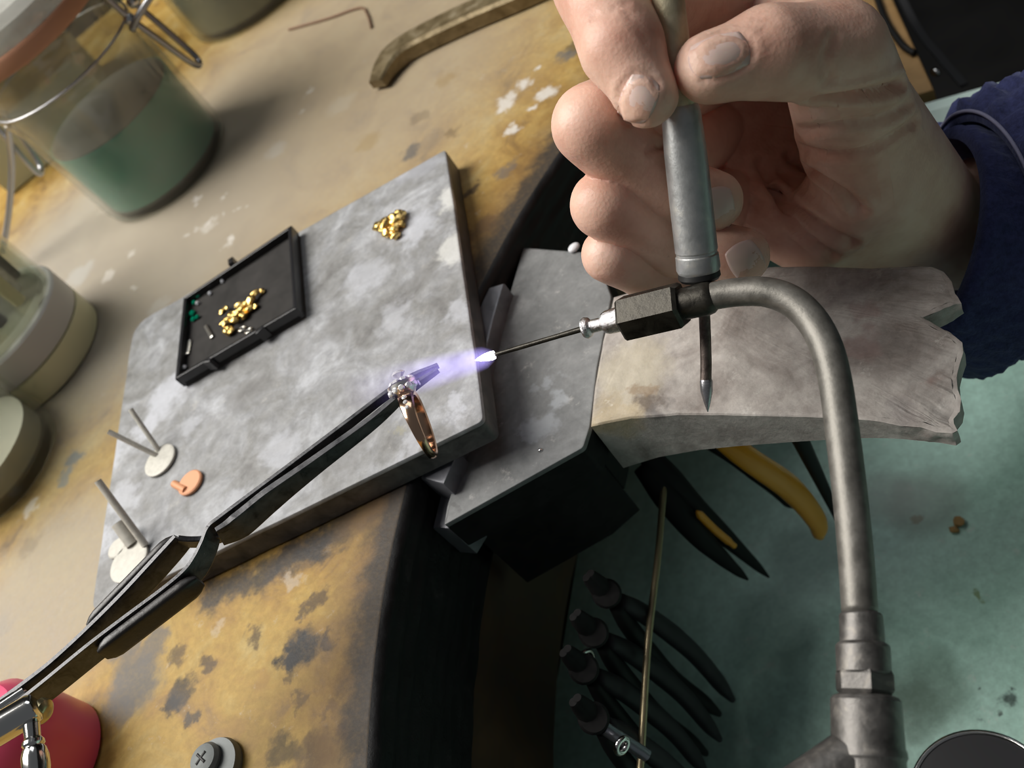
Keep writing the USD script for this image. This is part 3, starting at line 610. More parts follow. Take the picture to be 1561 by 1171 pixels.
wire(jar, 'hinge_wire', [cl2(.0, -.006, .070), cl2(.002, -.006, .05), cl2(.006, -.004, .03), cl2(.0068, 0, .026), cl2(.006, .004, .03), cl2(.002, .006, .05), cl2(0, .006, .070)], .0012)

jar.part('hinge_wire', sweep(spline([at(12, 192, .050), at(18, 250, .036), at(14, 320, .022), at(4, 385, .010)], 8), .0012, 10), M_wire, smooth=True)
PC = np.array([-.1215, .3285])
cup = Thing('needle_file_pot', 'glass pot on a pale yellow base holding upright needle files at the left', 'pot', (*PC, 0))
cup.part('base_sleeve', ring_profile([(0, .0250), (.0006, .0258), (.0102, .0262), (.0106, .0255), (.0106, .001)], PC), M_yellowcup, label='pale yellow base')
cup.part('collar', ring_profile([(.0107, .0255), (.0112, .0262), (.0205, .0264), (.0212, .0258), (.0212, .0225), (.0112, .0225)], PC), M_greycup, label='grey collar')
cup.part('glass_body', shell([(.0213, .0225), (.022, .0250), (.062, .0258), (.066, .0264), (.0665, .0255)], .002, PC), M_glass2, smooth=40)
ordinal = ['first', 'second', 'third', 'fourth', 'fifth', 'sixth', 'seventh', 'eighth', 'ninth', 'tenth', 'eleventh', 'twelfth']
M_straw = plain('file_handle_straw', (.60, .58, .32), .5)
for i in range(12):
    al = math.radians(-150 + i * 30); k = [0, 1, 0, 2, 0, 1, 2, 0, 1, 2, 0, 1][i]; rr = .0178 if i % 2 == 0 else .0150
    b = np.array([PC[0] + rr * math.cos(al), PC[1] + rr * math.sin(al), .0248]); t_ = b + np.array([.0035 * math.cos(al), .0035 * math.sin(al), .070 + .004 * (i % 3)])
    solo('needle_file', sweep(np.linspace(b, t_, 8), np.array([.0022, .0024, .0024, .0022, .0016, .0012, .0010, .0004]), 12), [M_straw, M_steel_edge, M_steel_dark][k],
         ['straw yellow', 'bright steel', 'dark steel'][k] + ' needle file standing in the glass pot, ' + ordinal[i] + ' going round from the near left', 'file', 'needle files standing in the glass pot', smooth=True)
DC = np.array([-.1430, .2865])
dish = Thing('small_glass_jar', 'thick round glass jar cut by the left picture edge, nearest the plate', 'jar', (*DC, 0))
dish.part('glass_body', shell([(0, .0200), (.0008, .0225), (.003, .0235), (.007, .0238), (.030, .0240), (.042, .0225), (.046, .0200)], .0028, DC), M_glass2, smooth=40)
dish.part('contents', ring_profile([(.0042, .018), (.0046, .0204), (.012, .0208)], DC), plain('grey_grit', (.30, .30, .26), .7), label='grey grit')
UC = np.array([.0252, .4730])
uj = Thing('olive_jar', 'olive-grey glass jar cut off by the top picture edge', 'jar', (*UC, 0))
uj.part('glass_body', shell([(0, .0315), (.0015, .0338), (.004, .0342), (.06, .0345), (.066, .0335), (.072, .030)], .0024, UC), M_glass2, smooth=40)
uj.part('contents', ring_profile([(.0036, .028), (.004, .0312), (.045, .0318)], UC), M_liquid2, label='olive-grey contents')
bx = Thing('supply_box', 'cream and amber cardboard box behind the clip-top jar in the top left corner', 'box', (-.085, .50, 0))
bxp = np.array([(-.12, .475), (-.055, .475), (-.055, .535), (-.12, .535)])
bx.part('carton', prism(bxp, 0, .075, .001), M_cream); bx.part('band', prism(bxp + (bxp - bxp.mean(0)) * .006, .028, .052, .0003), M_amber, label='amber band around the carton')

# bent brass bar at the back, and a wire
bb = [at(575, 128, .003), at(588, 102, .0035), at(610, 78, .0035), at(650, 55, .0035), at(720, 22, .0035), at(800, -12, .0035), at(900, -58, .0035)]
sh = np.array([(-.55, -1), (.35, -1), (.55, -.8), (.55, .8), (.35, 1), (-.55, 1)])
bb_s = spline(bb, 8)
solo('bent_brass_bar', sweep(bb_s, np.interp(np.linspace(0, 1, len(bb_s)), [0, .25, .6, 1], [.0030, .0050, .0052, .0050]), shape=sh, up=(0, 0, 1)), M_oldbrass, 'tarnished brown brass bar with a hooked end lying at the back of the bench', 'bar')
solo('bent_wire', sweep(spline([at(566, 42, .0006), at(560, 22, .0006), at(548, 12, .0006), at(500, 28, .0006), at(440, 45, .0006)], 8), .0005, 8), plain('rusty_wire', (.22, .13, .08), .5, .4), 'thin rusty bent wire lying on the bench left of the brass bar', 'wire')

# ------------------------------------------------------------------ third hand: base, holder, cross-lock tweezers
bs = at(84, 1166, 0.0)
base = Thing('holder_base', 'round pink enamelled base of the tweezer holder at the bottom left', 'base', bs)
base.part('dome', lathe(bs, bs + [0, 0, 1], [(0, .0135), (.001, .0146), (.012, .0148), (.019, .0138), (.023, .011), (.0245, .006), (.025, .001)], 48), M_pink)
base.part('bezel', lathe(bs + [-.006, -.004, .0246], bs + [-.006, -.004, 1], [(0, .008), (.002, .0085), (.004, .008), (.0045, .004)], 32), plain('navy_bezel', (.01, .012, .03), .2), label='dark navy top')

# tweezers in their own frame: s along the shaft (tip at 0), b blade side, in camera-facing plane
TW = lambda px, py, dd: dp(px, py, dd)
tip0 = TW(664, 561, .2035); tail = TW(-60, 1120, .1800)
shaft = (tail - tip0); SL = np.linalg.norm(shaft); shaft /= SL
def blade(pts, w, th, nrm):
    """Flat strap along pts: half width w (along nrm) and half thickness th."""
    P = spline(pts, 8); W = np.interp(np.linspace(0, 1, len(P)), np.linspace(0, 1, len(w)), w); Th = np.interp(np.linspace(0, 1, len(P)), np.linspace(0, 1, len(th)), th)
    T = np.gradient(P, axis=0); T /= np.linalg.norm(T, axis=1, keepdims=True); V = []
    for p, t, a, b in zip(P, T, W, Th):
        u = nrm - t * (nrm @ t); u /= np.linalg.norm(u); s = np.cross(t, u)
        for x, y in ((-1, -.7), (-.85, -1), (.85, -1), (1, -.7), (1, .7), (.85, 1), (-.85, 1), (-1, .7)): V.append(p + u * a * x + s * b * y)
    k = 8; F = []
    for i in range(len(P) - 1):
        for j in range(k):
            A, B, C, D = i * k + j, i * k + (j + 1) % k, (i + 1) * k + (j + 1) % k, (i + 1) * k + j
            F += [[A, B, C], [A, C, D]]
    o = (len(P) - 1) * k
    F += [[0, j + 1, j] for j in range(1, k - 1)] + [[o, o + j, o + j + 1] for j in range(1, k - 1)]
    return trimesh.Trimesh(np.array(V), np.array(F), process=False)
up_cam = -CM[:, 2]                     # towards the camera
side_cam = np.cross(shaft, up_cam); side_cam /= np.linalg.norm(side_cam)
wn = -(side_cam * .25) + up_cam * .97     # straps stand on edge; a lower face shows
wn = CM @ np.array([.40, .46, .79]); wn /= np.linalg.norm(wn)          # straps stand on edge: from the lit upper edge down
tn = np.cross(shaft, wn); tn *= np.sign(tn @ (CM @ np.array([.65, .76, 0.0])))   # the broad side that shows
tw = Thing('cross_lock_tweezers', 'dark cross-lock tweezers with black grips holding the ring over the plate', 'tweezers', at(150, 1000, 0.02))
def strap(rows, th):
    """rows: px, py, depth of the upper edge, strap width in mm."""
    w = np.array([r[3] for r in rows]) / 2000
    return blade([TW(*r[:3]) + wn * h for r, h in zip(rows, w)], list(w), th, wn)
tw.part('arm', strap([(666, 555, .2026, 1.2), (612, 580, .2024, 2.0), (520, 648, .2004, 2.4), (430, 716, .1984, 2.8), (335, 787, .1962, 3.4), (316, 803, .1956, 4.2), (306, 826, .1946, 4.8), (294, 850, .1934, 5.2), (278, 871, .1924, 5.4), (245, 899, .1912, 5.6),
    (190, 940, .1897, 5.8), (131, 985, .1880, 5.8), (60, 1043, .1860, 5.6), (0, 1090, .1846, 5.4), (-60, 1136, .1832, 5.2)], [.0004] + [.00055] * 13 + [.0005]), M_steel_dark)
tw.part('arm', strap([(266, 817, .1962, 5.0), (240, 845, .1955, 5.4), (171, 919, .1932, 5.6), (91, 996, .1902, 5.6), (34, 1042, .1884, 5.4), (-60, 1110, .1858, 5.2)], [.0006, .00065, .00065, .0006, .0006, .0006]), M_steel_dark)
tw.part('arm_link', strap([(330, 815, .1975, 3.0), (305, 821, .1975, 3.2), (285, 822, .197, 3.6), (262, 820, .1962, 4.2)], [.0006] * 4), M_steel_dark)
tw.part('jaw', strap([(666, 562, .2016, 1.2), (616, 594, .2012, 2.2), (560, 640, .2000, 3.2), (470, 704, .1978, 4.4), (400, 752, .1960, 6.0), (350, 792, .1945, 6.6), (322, 812, .1938, 5.0)], [.0004, .0007, .0008, .0009, .001, .001, .0007]), M_steel_dark)
def grip(a, b, w, th):
    P = np.linspace(a, b, 18); s = np.linspace(0, 1, 18); k = np.clip(np.minimum(s, 1 - s) / .12, 0, 1) ** .5
    t = (b - a) / np.linalg.norm(b - a); u = wn - t * (wn @ t); u /= np.linalg.norm(u); sd = np.cross(t, u); V = []
    a_ = np.linspace(0, 2 * np.pi, 20, endpoint=False)
    for p, q_ in zip(P, k):
        for al in a_:
            V.append(p + u * w * (.62 + .38 * q_) * np.sign(math.cos(al)) * abs(math.cos(al)) ** .5 + sd * th * (.45 + .55 * q_) * np.sign(math.sin(al)) * abs(math.sin(al)) ** .6)
    n = 20; F = []
    for i in range(17):
        for j in range(n):
            A, B, C, D = i * n + j, i * n + (j + 1) % n, (i + 1) * n + (j + 1) % n, (i + 1) * n + j; F += [[A, B, C], [A, C, D]]
    V = np.array(V); V = np.vstack([V, V[:n].mean(0), V[-n:].mean(0)])
    F += [[len(V) - 2, (j + 1) % n, j] for j in range(n)] + [[len(V) - 1, 17 * n + j, 17 * n + (j + 1) % n] for j in range(n)]
    m = trimesh.Trimesh(V, np.array(F), process=False); m.fix_normals(); return m
tw.part('grip', grip(TW(284, 870, .1922) + wn * .0032 + tn * .0015, TW(134, 984, .1880) + wn * .0031 + tn * .0015, .0029, .0013), M_ebony)
tw.part('grip', grip(TW(262, 822, .1960) + wn * .0028 - tn * .0016, TW(128, 960, .1916) + wn * .0028 - tn * .0016, .0026, .0011), M_ebony)

# clamp holding the tweezers
cl_a, cl_b = TW(58, 1076, .1805), TW(-70, 1152, .176)
cl_t = (cl_b - cl_a) / np.linalg.norm(cl_b - cl_a)
hold = Thing('tweezer_clamp', 'polished steel clamp with a knobbed screw holding the tweezers at bottom left', 'clamp', TW(30, 1110, .18))
hold.part('sleeve', lathe(cl_a, cl_b, [(0, .0018), (.0004, .0026), (.0012, .0029), (.014, .0029), (.018, .0029)], 32), M_chrome)
c2a, c2b = TW(42, 1052, .189), TW(-70, 1128, .184)
hold.part('rod', lathe(c2a, c2b, [(0, .0010), (.0004, .0014), (.018, .0014)], 24), M_chrome)
hold.part('washer', lathe(TW(60, 1083, .1825), TW(82, 1090, .1815), [(0, .0024), (.0012, .0023), (.0018, .0016), (.002, .001)], 24), plain('brass_washer', (.45, .38, .22), .3, .9))
s0, s1 = TW(47, 1100, .1785), TW(57, 1185, .174)
hold.part('screw', lathe(s0, s1, [(0, .0011), (.0006, .0015), (.003, .0014), (.0036, .0019), (.0042, .0020), (.0046, .0017), (.0052, .0021), (.0065, .0024), (.0085, .0024), (.0105, .0021), (.011, .0015)], 32), M_chrome)

# slotted plate with a cross-head screw at the bottom edge
sp = at(335, 1172, 0)
scr = Thing('screw_plate', 'small grey metal plate with a cross-head screw at the bottom edge of the bench', 'plate', sp)
scr.part('plate', lathe(sp, sp + [0, 0, 1], [(0, .0060), (.001, .0062), (.0022, .0058), (.0023, .001)], 40), M_zinc)
hc = at(316, 1160, .0024); hz = lathe(hc, hc + [0, 0, 1], [(0, .0036), (.0008, .0037), (.0016, .0031), (.002, .0016), (.0021, .0002)], 36)
scr_head = scr.part('screw_head', hz, M_zinc)
for a in (.4, .4 + math.pi / 2):
    dx = np.array([math.cos(a), math.sin(a)]) * .0016
    scr.part('slot', stick(hc[:2] - dx, hc[:2] + dx, .00035, hc[2] + .0012, hc[2] + .00225), M_rubber, under=scr_head, smooth=False)

# ------------------------------------------------------------------ ring
rc = dp(640, 648, .2010)                                   # centre of the hoop
long_ = CM @ np.array([.40, .905, -.14]); long_ /= np.linalg.norm(long_)         # from the head down to the bottom of the hoop
nrm_ = CM @ np.array([.90, -.385, -.04]); nrm_ -= long_ * (nrm_ @ long_); nrm_ /= np.linalg.norm(nrm_)   # hoop axis
RR = .0069
RM = frame(rc, long_, nrm_)                                 # x: towards the bottom of the hoop, z: hoop axis
ringT = Thing('diamond_ring', 'rose gold ring with a cluster of white stones, gripped in the tweezer jaws', 'ring', rc)
def band():
    n, V = 96, []
    for i in range(n):
        a = 2 * np.pi * i / n; head = (1 - math.cos(a)) / 2      # 0 at the bottom, 1 at the head
        w, th = .00085 + .0010 * head ** 1.5, .00055 + .0002 * head
        e = np.array([math.cos(a), math.sin(a), 0])
        for x, y in ((-th, -w * .8), (-th * .2, -w), (th * .6, -w * .85), (th, -w * .4), (th, w * .4), (th * .6, w * .85), (-th * .2, w), (-th, w * .8)):
            V.append(e * (RR + x) + np.array([0, 0, y]))
    k = 8; F = []
    for i in range(n):
        for j in range(k):
            A, B, C, D = i * k + j, i * k + (j + 1) % k, ((i + 1) % n) * k + (j + 1) % k, ((i + 1) % n) * k + j; F += [[A, B, C], [A, C, D]]
    return trimesh.Trimesh(np.array(V), np.array(F)[:, ::-1], process=False)
ringT.part('hoop', moved(band(), RM), M_rose, smooth=35)
hd = ringT.part('head', moved(lathe((-RR, 0, 0), (-RR - 1, 0, 0), [(-.0006, .0014), (.0004, .0024), (.0016, .0034), (.0024, .0034), (.003, .0026)], 24), RM), M_white_gold, label='white metal cluster setting')
def gem(c, axis, r, sub=None):
    a = np.arange(8) / 8 * 2 * np.pi
    V = np.vstack([np.c_[np.cos(a) * r, np.sin(a) * r, np.zeros(8)], np.c_[np.cos(a + .39) * r * .62, np.sin(a + .39) * r * .62, np.full(8, r * .38)], [[0, 0, -r * .8], [0, 0, r * .38]]]); F = []
    for j in range(8):
        k = (j + 1) % 8; F += [[16, k, j], [j, k, 8 + j], [k, 8 + k, 8 + j], [8 + j, 8 + k, 17]]
    M_ = frame(c, (.3, .5, .81) if abs(axis[0]) > .9 else (1, 0, 0), axis)
    return moved(trimesh.Trimesh(V, np.array(F), process=False), RM @ M_)
hc_ = np.array([-RR - .0026, 0, 0])
ringT.part('stone', gem(hc_ + [-.0020, 0, 0], np.array([-1., 0, 0]), .0016), M_diamond, under=hd, smooth=False)
for i in range(9):
    a = i / 9 * 2 * np.pi; o = np.array([-.0002, .0025 * math.cos(a), .0025 * math.sin(a)]); ax_ = np.array([-.6, .8 * math.cos(a), .8 * math.sin(a)])
    ringT.part('stone', gem(hc_ + o, ax_, .00086), M_diamond, under=hd, smooth=False)
for i in range(13):
    a = (i + .5) / 13 * 2 * np.pi; o = np.array([.0014, .0033 * math.cos(a), .0033 * math.sin(a)]); ax_ = np.array([-.1, math.cos(a), math.sin(a)])
    ringT.part('stone', gem(hc_ + o, ax_, .00074), M_diamond, under=hd, smooth=False)
for sgn in (-1, 1):
    for k, (ang, r) in enumerate(((138, .00062), (127, .00055), (116, .00048))):
        a = math.radians(ang) * sgn; e = np.array([math.cos(a), math.sin(a), 0])
        ringT.part('shoulder_stone', gem(e * (RR + .00075), e, r), M_diamond, smooth=False)

# ------------------------------------------------------------------ torch, flame
TP = lambda px, py, dd: dp(px, py, dd)
torch = Thing('torch', 'grey metal soldering torch with a bent neck, hex nut and needle tip', 'torch', TP(1300, 900, .15))
n0, n1 = TP(754, 541, .1975), TP(893, 500, .1885)
torch.part('needle', sweep(np.linspace(n0, n1, 8), np.array([.00042, .00045, .0005, .0005, .0005, .0005, .00055, .0006]), 16), M_torch_dark)
h0, h1 = TP(890, 501, .1887), TP(962, 482, .1842)
hl = np.linalg.norm(h1 - h0)
torch.part('needle_hub', lathe(h0, h1, [(0, .0008), (0, .0019), (hl * .05, .0021), (hl * .12, .0019), (hl * .16, .0013), (hl * .38, .0013), (hl * .44, .0020), (hl * .52, .0023), (hl * .75, .0024), (hl, .0026)], 28), M_hub, label='bright needle hub')
x0, x1 = TP(950, 486, .1848), TP(1041, 464, .1790); xl = np.linalg.norm(x1 - x0)
torch.part('hex_nut', lathe(x0, x1, [(0, .0032), (0, .0041), (xl * .04, .0045), (xl * .94, .0045), (xl, .0040)], 6, phase=.35), M_torch_dark, smooth=20, label='dark hexagonal nut')
c0, c1 = TP(1036, 465, .1793), TP(1090, 452, .1765); cl_ = np.linalg.norm(c1 - c0)
torch.part('neck_collar', lathe(c0, c1, [(0, .0029), (cl_ * .75, .0031), (cl_ * .9, .0029), (cl_, .0024)], 32), M_torch_dark)
tube = spline([np.r_[TP(x, y, dd), r * dd / FPX] for x, y, dd, r in [(1080, 453, .177, 21), (1120, 446, .1748, 22), (1165, 445, .1720, 23), (1205, 458, .1695, 24), (1236, 486, .1670, 24.5), (1258, 525, .1645, 25), (1272, 575, .1622, 25), (1283, 650, .159, 25.5), (1294, 740, .1555, 26), (1304, 840, .152, 26.5), (1311, 938, .149, 27)]], 7)
torch.part('bent_tube', sweep(tube[:, :3], tube[:, 3], 32), M_torch, smooth=True)
b0, b1 = TP(1312, 932, .1492), TP(1330, 1260, .139); bl = np.linalg.norm(b1 - b0); f = lambda y: (y - 932) / (1260 - 932) * bl
r_ = lambda px, y: px * (.1492 - (.1492 - .139) * (y - 932) / 328) / FPX
torch.part('socket', lathe(b0, b1, [(f(930), r_(22, 930)), (f(936), r_(30, 936)), (f(940), r_(32, 940)), (f(982), r_(33, 982)), (f(984), r_(36, 984)), (f(987), r_(39, 987)), (f(990), r_(40, 990)), (f(1026), r_(40, 1026)), (f(1030), r_(41, 1030)), (f(1033), r_(38, 1033))], 40), M_collar, label='stepped socket below the bent tube')
torch.part('lock_nut', lathe(b0, b1, [(f(1024), r_(36, 1024)), (f(1028), r_(42, 1028)), (f(1034), r_(44.5, 1034)), (f(1058), r_(44.5, 1058)), (f(1064), r_(40, 1064))], 6, phase=.12), M_collar, smooth=20)
torch.part('body', lathe(b0, b1, [(f(1064), r_(38, 1064)), (f(1068), r_(48, 1068)), (f(1074), r_(52, 1074)), (f(1080), r_(52, 1080)), (f(1145), r_(54, 1145)), (f(1150), r_(56, 1150)), (f(1158), r_(57, 1158)), (f(1164), r_(54, 1164)), (f(1260), r_(56, 1260))], 44), M_collar)
torch.part('branch_pipe', sweep(np.linspace(TP(1310, 1150, .1425), TP(1150, 1262, .139), 6), .0042, 28), M_collar, label='pale branch pipe at the torch body')

fl0, fl1 = n0, dp(520, 607, .2055)
fa = (fl1 - fl0); FLN = np.linalg.norm(fa); fa /= FLN
flame = Thing('flame', 'violet gas flame blowing from the needle tip onto the ring', 'flame', fl0)
core = flame.part('inner_cone', lathe(fl0, fl1, [(-.0002, .0003), (0, .00085), (.0006, .00095), (.0018, .00085), (.0032, .0005), (.0042, .0001)], 20),
           mat('flame_core', {'e': ('emission', dict(color=(.93, .92, 1.0), strength=5.0))}, [], surface='e.emission'), smooth=True, label='white-hot inner cone')
def flame_volume():
    nodes = {'g': ('geometry', {}), 'd': ('vector_math', dict(math_type='subtract', vector2=tuple(fl0))),
             't': ('vector_math', dict(math_type='dot_product', vector2=tuple(fa))), 'ax': ('vector_math', dict(math_type='scale', vector1=tuple(fa))),
             'pr': ('vector_math', dict(math_type='subtract')), 'r': ('vector_math', dict(math_type='length')),
             'R': ('rgb_ramp', {'ramp': [(0, (.0011,) * 3), (.06, (.0024,) * 3), (.2, (.0032,) * 3), (.5, (.0040,) * 3), (1, (.0056,) * 3)]}),
             'tn': ('math', dict(math_type='divide', value2=FLN)),
             'rel': ('math', dict(math_type='divide')),
             'sq': ('math', dict(math_type='multiply')), 'inv': ('math', dict(math_type='subtract', value1=1.0, use_clamp=True)),
             'S': ('rgb_ramp', {'ramp': [(0, (.85, .85, .85)), (.08, (1, 1, 1)), (.22, (.55,) * 3), (.42, (.42,) * 3), (.5, (.26,) * 3), (.7, (.07,) * 3), (1, (0, 0, 0))]}),
             'm': ('math', dict(math_type='multiply')), 'k': ('math', dict(math_type='multiply', value2=FLAME)),
             'v': ('principled_volume', dict(density=0.0, emission_color=(.46, .38, 1.0)))}
    L_ = [('g.position', 'd.vector1'), ('d.vector', 't.vector1'), ('t.value', 'ax.scale'), ('d.vector', 'pr.vector1'), ('ax.vector', 'pr.vector2'), ('pr.vector', 'r.vector1'),
          ('t.value', 'tn.value1'), ('tn.value', 'R.fac'), ('tn.value', 'S.fac'), ('r.value', 'rel.value1'), ('R.color', 'rel.value2'), ('rel.value', 'sq.value1'), ('rel.value', 'sq.value2'),
          ('sq.value', 'inv.value2'), ('inv.value', 'm.value1'), ('S.color', 'm.value2'), ('m.value', 'k.value1'), ('k.value', 'v.emission_strength')]
    return mat('flame_gas', nodes, L_, surface=None, volume='v.volume')
FLAME = 230.0
fp = [(0, .0008), (.02, .0018), (.06, .0027), (.2, .0034), (.5, .0042), (.97, .0057), (1, .004)]
flame.part('outer_flame', lathe(fl0, fl1, [(s * FLN, r) for s, r in fp], 28), flame_volume(), smooth=True)

# ------------------------------------------------------------------ soldering pick
pk_t, pk_b = dp(1012, -60, .1630), dp(1066, 421, .1800)
pk = Thing('soldering_pick', 'grey metal soldering pick held upright in the hand, its point below the torch', 'soldering pick', pk_b)
PL_ = np.linalg.norm(pk_b - pk_t); g = lambda y: (y + 60) / 481 * PL_
pk.part('upper_handle', lathe(pk_t, pk_b, [(0, .0026), (g(60), .00285), (g(130), .0031), (g(150), .0030)], 36), M_handle_brass, label='brass toned upper handle')
pk.part('lower_handle', lathe(pk_t, pk_b, [(g(148), .0030), (g(160), .0034), (g(220), .00372), (g(300), .00382), (g(378), .00385), (g(380), .0037), (g(384), .0037), (g(386), .0039), (g(408), .0040), (g(414), .0037)], 40), M_handle)
pk.part('end_cap', lathe(pk_t, pk_b, [(g(412), .0036), (g(414), .0038), (g(422), .0039), (g(427), .0035), (g(428), .002)], 36), M_rubber, label='black end cap')
sk = [dp(1066, 424, .1802), dp(1073, 470, .1850), dp(1076, 540, .1868), dp(1076, 580, .1874)]
pk.part('spike', sweep(spline(sk, 8), .00108, 18), M_spike)
s0_, s1_ = dp(1076, 576, .1874), dp(1079, 628, .1880); sl_ = np.linalg.norm(s1_ - s0_)
pk.part('point', lathe(s0_, s1_, [(0, .0010), (sl_ * .1, .00125), (sl_ * .4, .0012), (sl_ * .75, .0006), (sl_, .00008)], 20), M_steel_edge, label='bright sharpened point')

# ------------------------------------------------------------------ the hand and sleeve
def J(px, py, dd, r_mm): return np.array([*dp(px, py, dd), r_mm / 1000.0])
hand_joints = dict(  # wrist end first
    index=[J(1112, 5, .215, 9.2), J(912, -22, .172, 8.2), J(948, 72, .1655, 7.4), J(986, 146, .1642, 5.3)],
    middle=[J(1095, 100, .226, 9.0), J(903, 190, .177, 7.5), J(1000, 284, .1870, 7.7), J(1086, 306, .1864, 5.8)],
    ring=[J(1092, 195, .229, 8.6), J(922, 312, .184, 6.6), J(1025, 372, .1930, 6.7), J(1129, 390, .1897, 5.6)],
    pinky=[J(1115, 300, .227, 8.2), J(930, 388, .190, 5.6), J(1000, 424, .1985, 5.6), J(1078, 436, .200, 4.6)],
    thumb=[J(1306, 170, .190, 10.5), J(1272, 82, .1745, 9.6), J(1172, 80, .1660, 8.0), J(1082, 104, .1632, 5.9)])
def sph(j, n=28): return m3.Manifold.sphere(float(j[3]), n).translate([float(x) for x in j[:3]])
def bone(a, b): return m3.Manifold.batch_hull([sph(a), sph(b)])
def hullof(*js): return m3.Manifold.batch_hull([sph(j) for j in js])
def to_tm(m):
    mm = m.to_mesh(); return trimesh.Trimesh(mm.vert_properties[:, :3].astype(float), mm.tri_verts, process=True)
def to_mf(t):
    return m3.Manifold(m3.Mesh(np.asarray(t.vertices, np.float32), np.asarray(t.faces, np.uint32)))
def smoothed(m, size, it):
    t = to_tm(m.refine_to_length(size)); trimesh.smoothing.filter_taubin(t, lamb=.5, nu=.51, iterations=it); return to_mf(t)
def finger(js):
    parts = []
    for a, b in zip(js[:-1], js[1:]):
        mid = (a + b) / 2; mid[3] *= .94                       # phalanges waist between the joints
        parts += [bone(a, mid), bone(mid, b)]
    m = m3.Manifold.batch_boolean(parts, m3.OpType.Add)
    return smoothed(m, .0016, 14)
heel, hypo, cmc = J(1322, 268, .205, 10.8), J(1245, 362, .222, 9.5), hand_joints['thumb'][0]
wrist, fore = J(1415, 352, .243, 15.0), J(1720, 310, .243, 20.0)
palm = m3.Manifold.batch_boolean([
    hullof(hand_joints['index'][0], hand_joints['middle'][0], J(1322, 150, .232, 9.5)),
    hullof(hand_joints['middle'][0], hand_joints['ring'][0], J(1335, 215, .236, 10), J(1322, 150, .232, 9.5)),
    hullof(hand_joints['ring'][0], hand_joints['pinky'][0], J(1345, 290, .236, 10), J(1335, 215, .236, 10)),
    hullof(hand_joints['pinky'][0], hypo, J(1345, 290, .236, 10)),
    hullof(hypo, heel, J(1315, 300, .212, 10), wrist), hullof(heel, cmc, J(1330, 215, .208, 10.5), wrist),
    hullof(cmc, hand_joints['thumb'][1], J(1290, 185, .195, 10)), hullof(J(1290, 185, .195, 10), heel, cmc),
    hullof(J(1230, 55, .190, 6.5), hand_joints['thumb'][1], J(1180, 30, .212, 7.5), J(1305, 120, .205, 8)),
    bone(wrist, fore)], m3.OpType.Add)
palm = smoothed(palm, .0022, 16)
hand = m3.Manifold.batch_boolean([palm] + [finger(v) for v in hand_joints.values()], m3.OpType.Add)
ht = to_tm(hand.refine_to_length(.00125))
trimesh.smoothing.filter_taubin(ht, lamb=.5, nu=.51, iterations=6)
comps = ht.split(only_watertight=False); ht = max(comps, key=lambda c: len(c.faces))
def crease(mesh, px_pts, width, depth):
    """Presses a fold into the skin along a line on the visible side."""
    V = np.asarray(mesh.vertices).copy(); N = mesh.vertex_normals
    P = spline([(x, y, 0) for x, y in px_pts], 6)[:, :2]
    o = np.repeat(EYE[None], len(P), 0); dr = np.array([CM @ np.array([x - 780.5, y - 585.5, FPX]) for x, y in P]); dr /= np.linalg.norm(dr, axis=1, keepdims=True)
    loc, ri, _ = mesh.ray.intersects_location(o, dr, multiple_hits=False)
    if len(loc) < 2: return mesh
    from scipy.spatial import cKDTree
    pts = np.vstack([np.linspace(loc[i], loc[i + 1], 8) for i in range(len(loc) - 1) if np.linalg.norm(loc[i + 1] - loc[i]) < .008] or [loc])
    dd, _ = cKDTree(pts).query(V)
    k = np.exp(-(dd / width) ** 2) * depth - .35 * depth * np.exp(-((dd - 2.2 * width) / width) ** 2)
    return trimesh.Trimesh(V - N * k[:, None], mesh.faces, process=False)
for line, w, dep in [([(1240, 150), (1290, 146), (1340, 138), (1372, 128)], .0010, .0012), ([(1225, 200), (1280, 190), (1340, 180), (1385, 160)], .0012, .0006), ([(1215, 225), (1270, 235), (1330, 225), (1395, 185)], .0012, .0006),
                     ([(1205, 240), (1240, 262), (1280, 290), (1310, 320)], .0012, .0011), ([(1180, 290), (1220, 320), (1260, 350), (1300, 370)], .0011, .0009), ([(1160, 250), (1190, 310), (1230, 360), (1270, 390)], .0011, .0008),
                     ([(1270, 60), (1258, 90), (1262, 120)], .0010, .0003), ([(1150, 28), (1185, 32), (1210, 42)], .0005, .00012), ([(1160, 45), (1190, 50), (1215, 60)], .0005, .00012),
                     ([(988, 232), (1000, 222), (1012, 224)], .0007, .0006), ([(955, 20), (975, 40), (985, 62)], .0006, .00012), ([(905, 25), (930, 18), (955, 5)], .0006, .00012)]:
    ht = crease(ht, line, w, dep * 1.5)
for cx_, cy_, hl_, hw_, ax_ in [(974, 151, 28, 37, (.93, .37)), (1096, 85, 48, 31, (-.95, .3)), ]:
    u2 = np.array(ax_) / np.hypot(*ax_); w2 = np.array([-u2[1], u2[0]])
    ht = crease(ht, [tuple(np.array([cx_, cy_]) + u2 * hl_ * 1.08 * math.cos(t) + w2 * hw_ * 1.08 * math.sin(t)) for t in np.linspace(.9, 2 * np.pi - .9, 14)], .0006, .0004)
person = Thing('person', 'right hand in a navy knitted sleeve pinching the pick between thumb and forefinger', 'person', dp(1400, 300, .22))
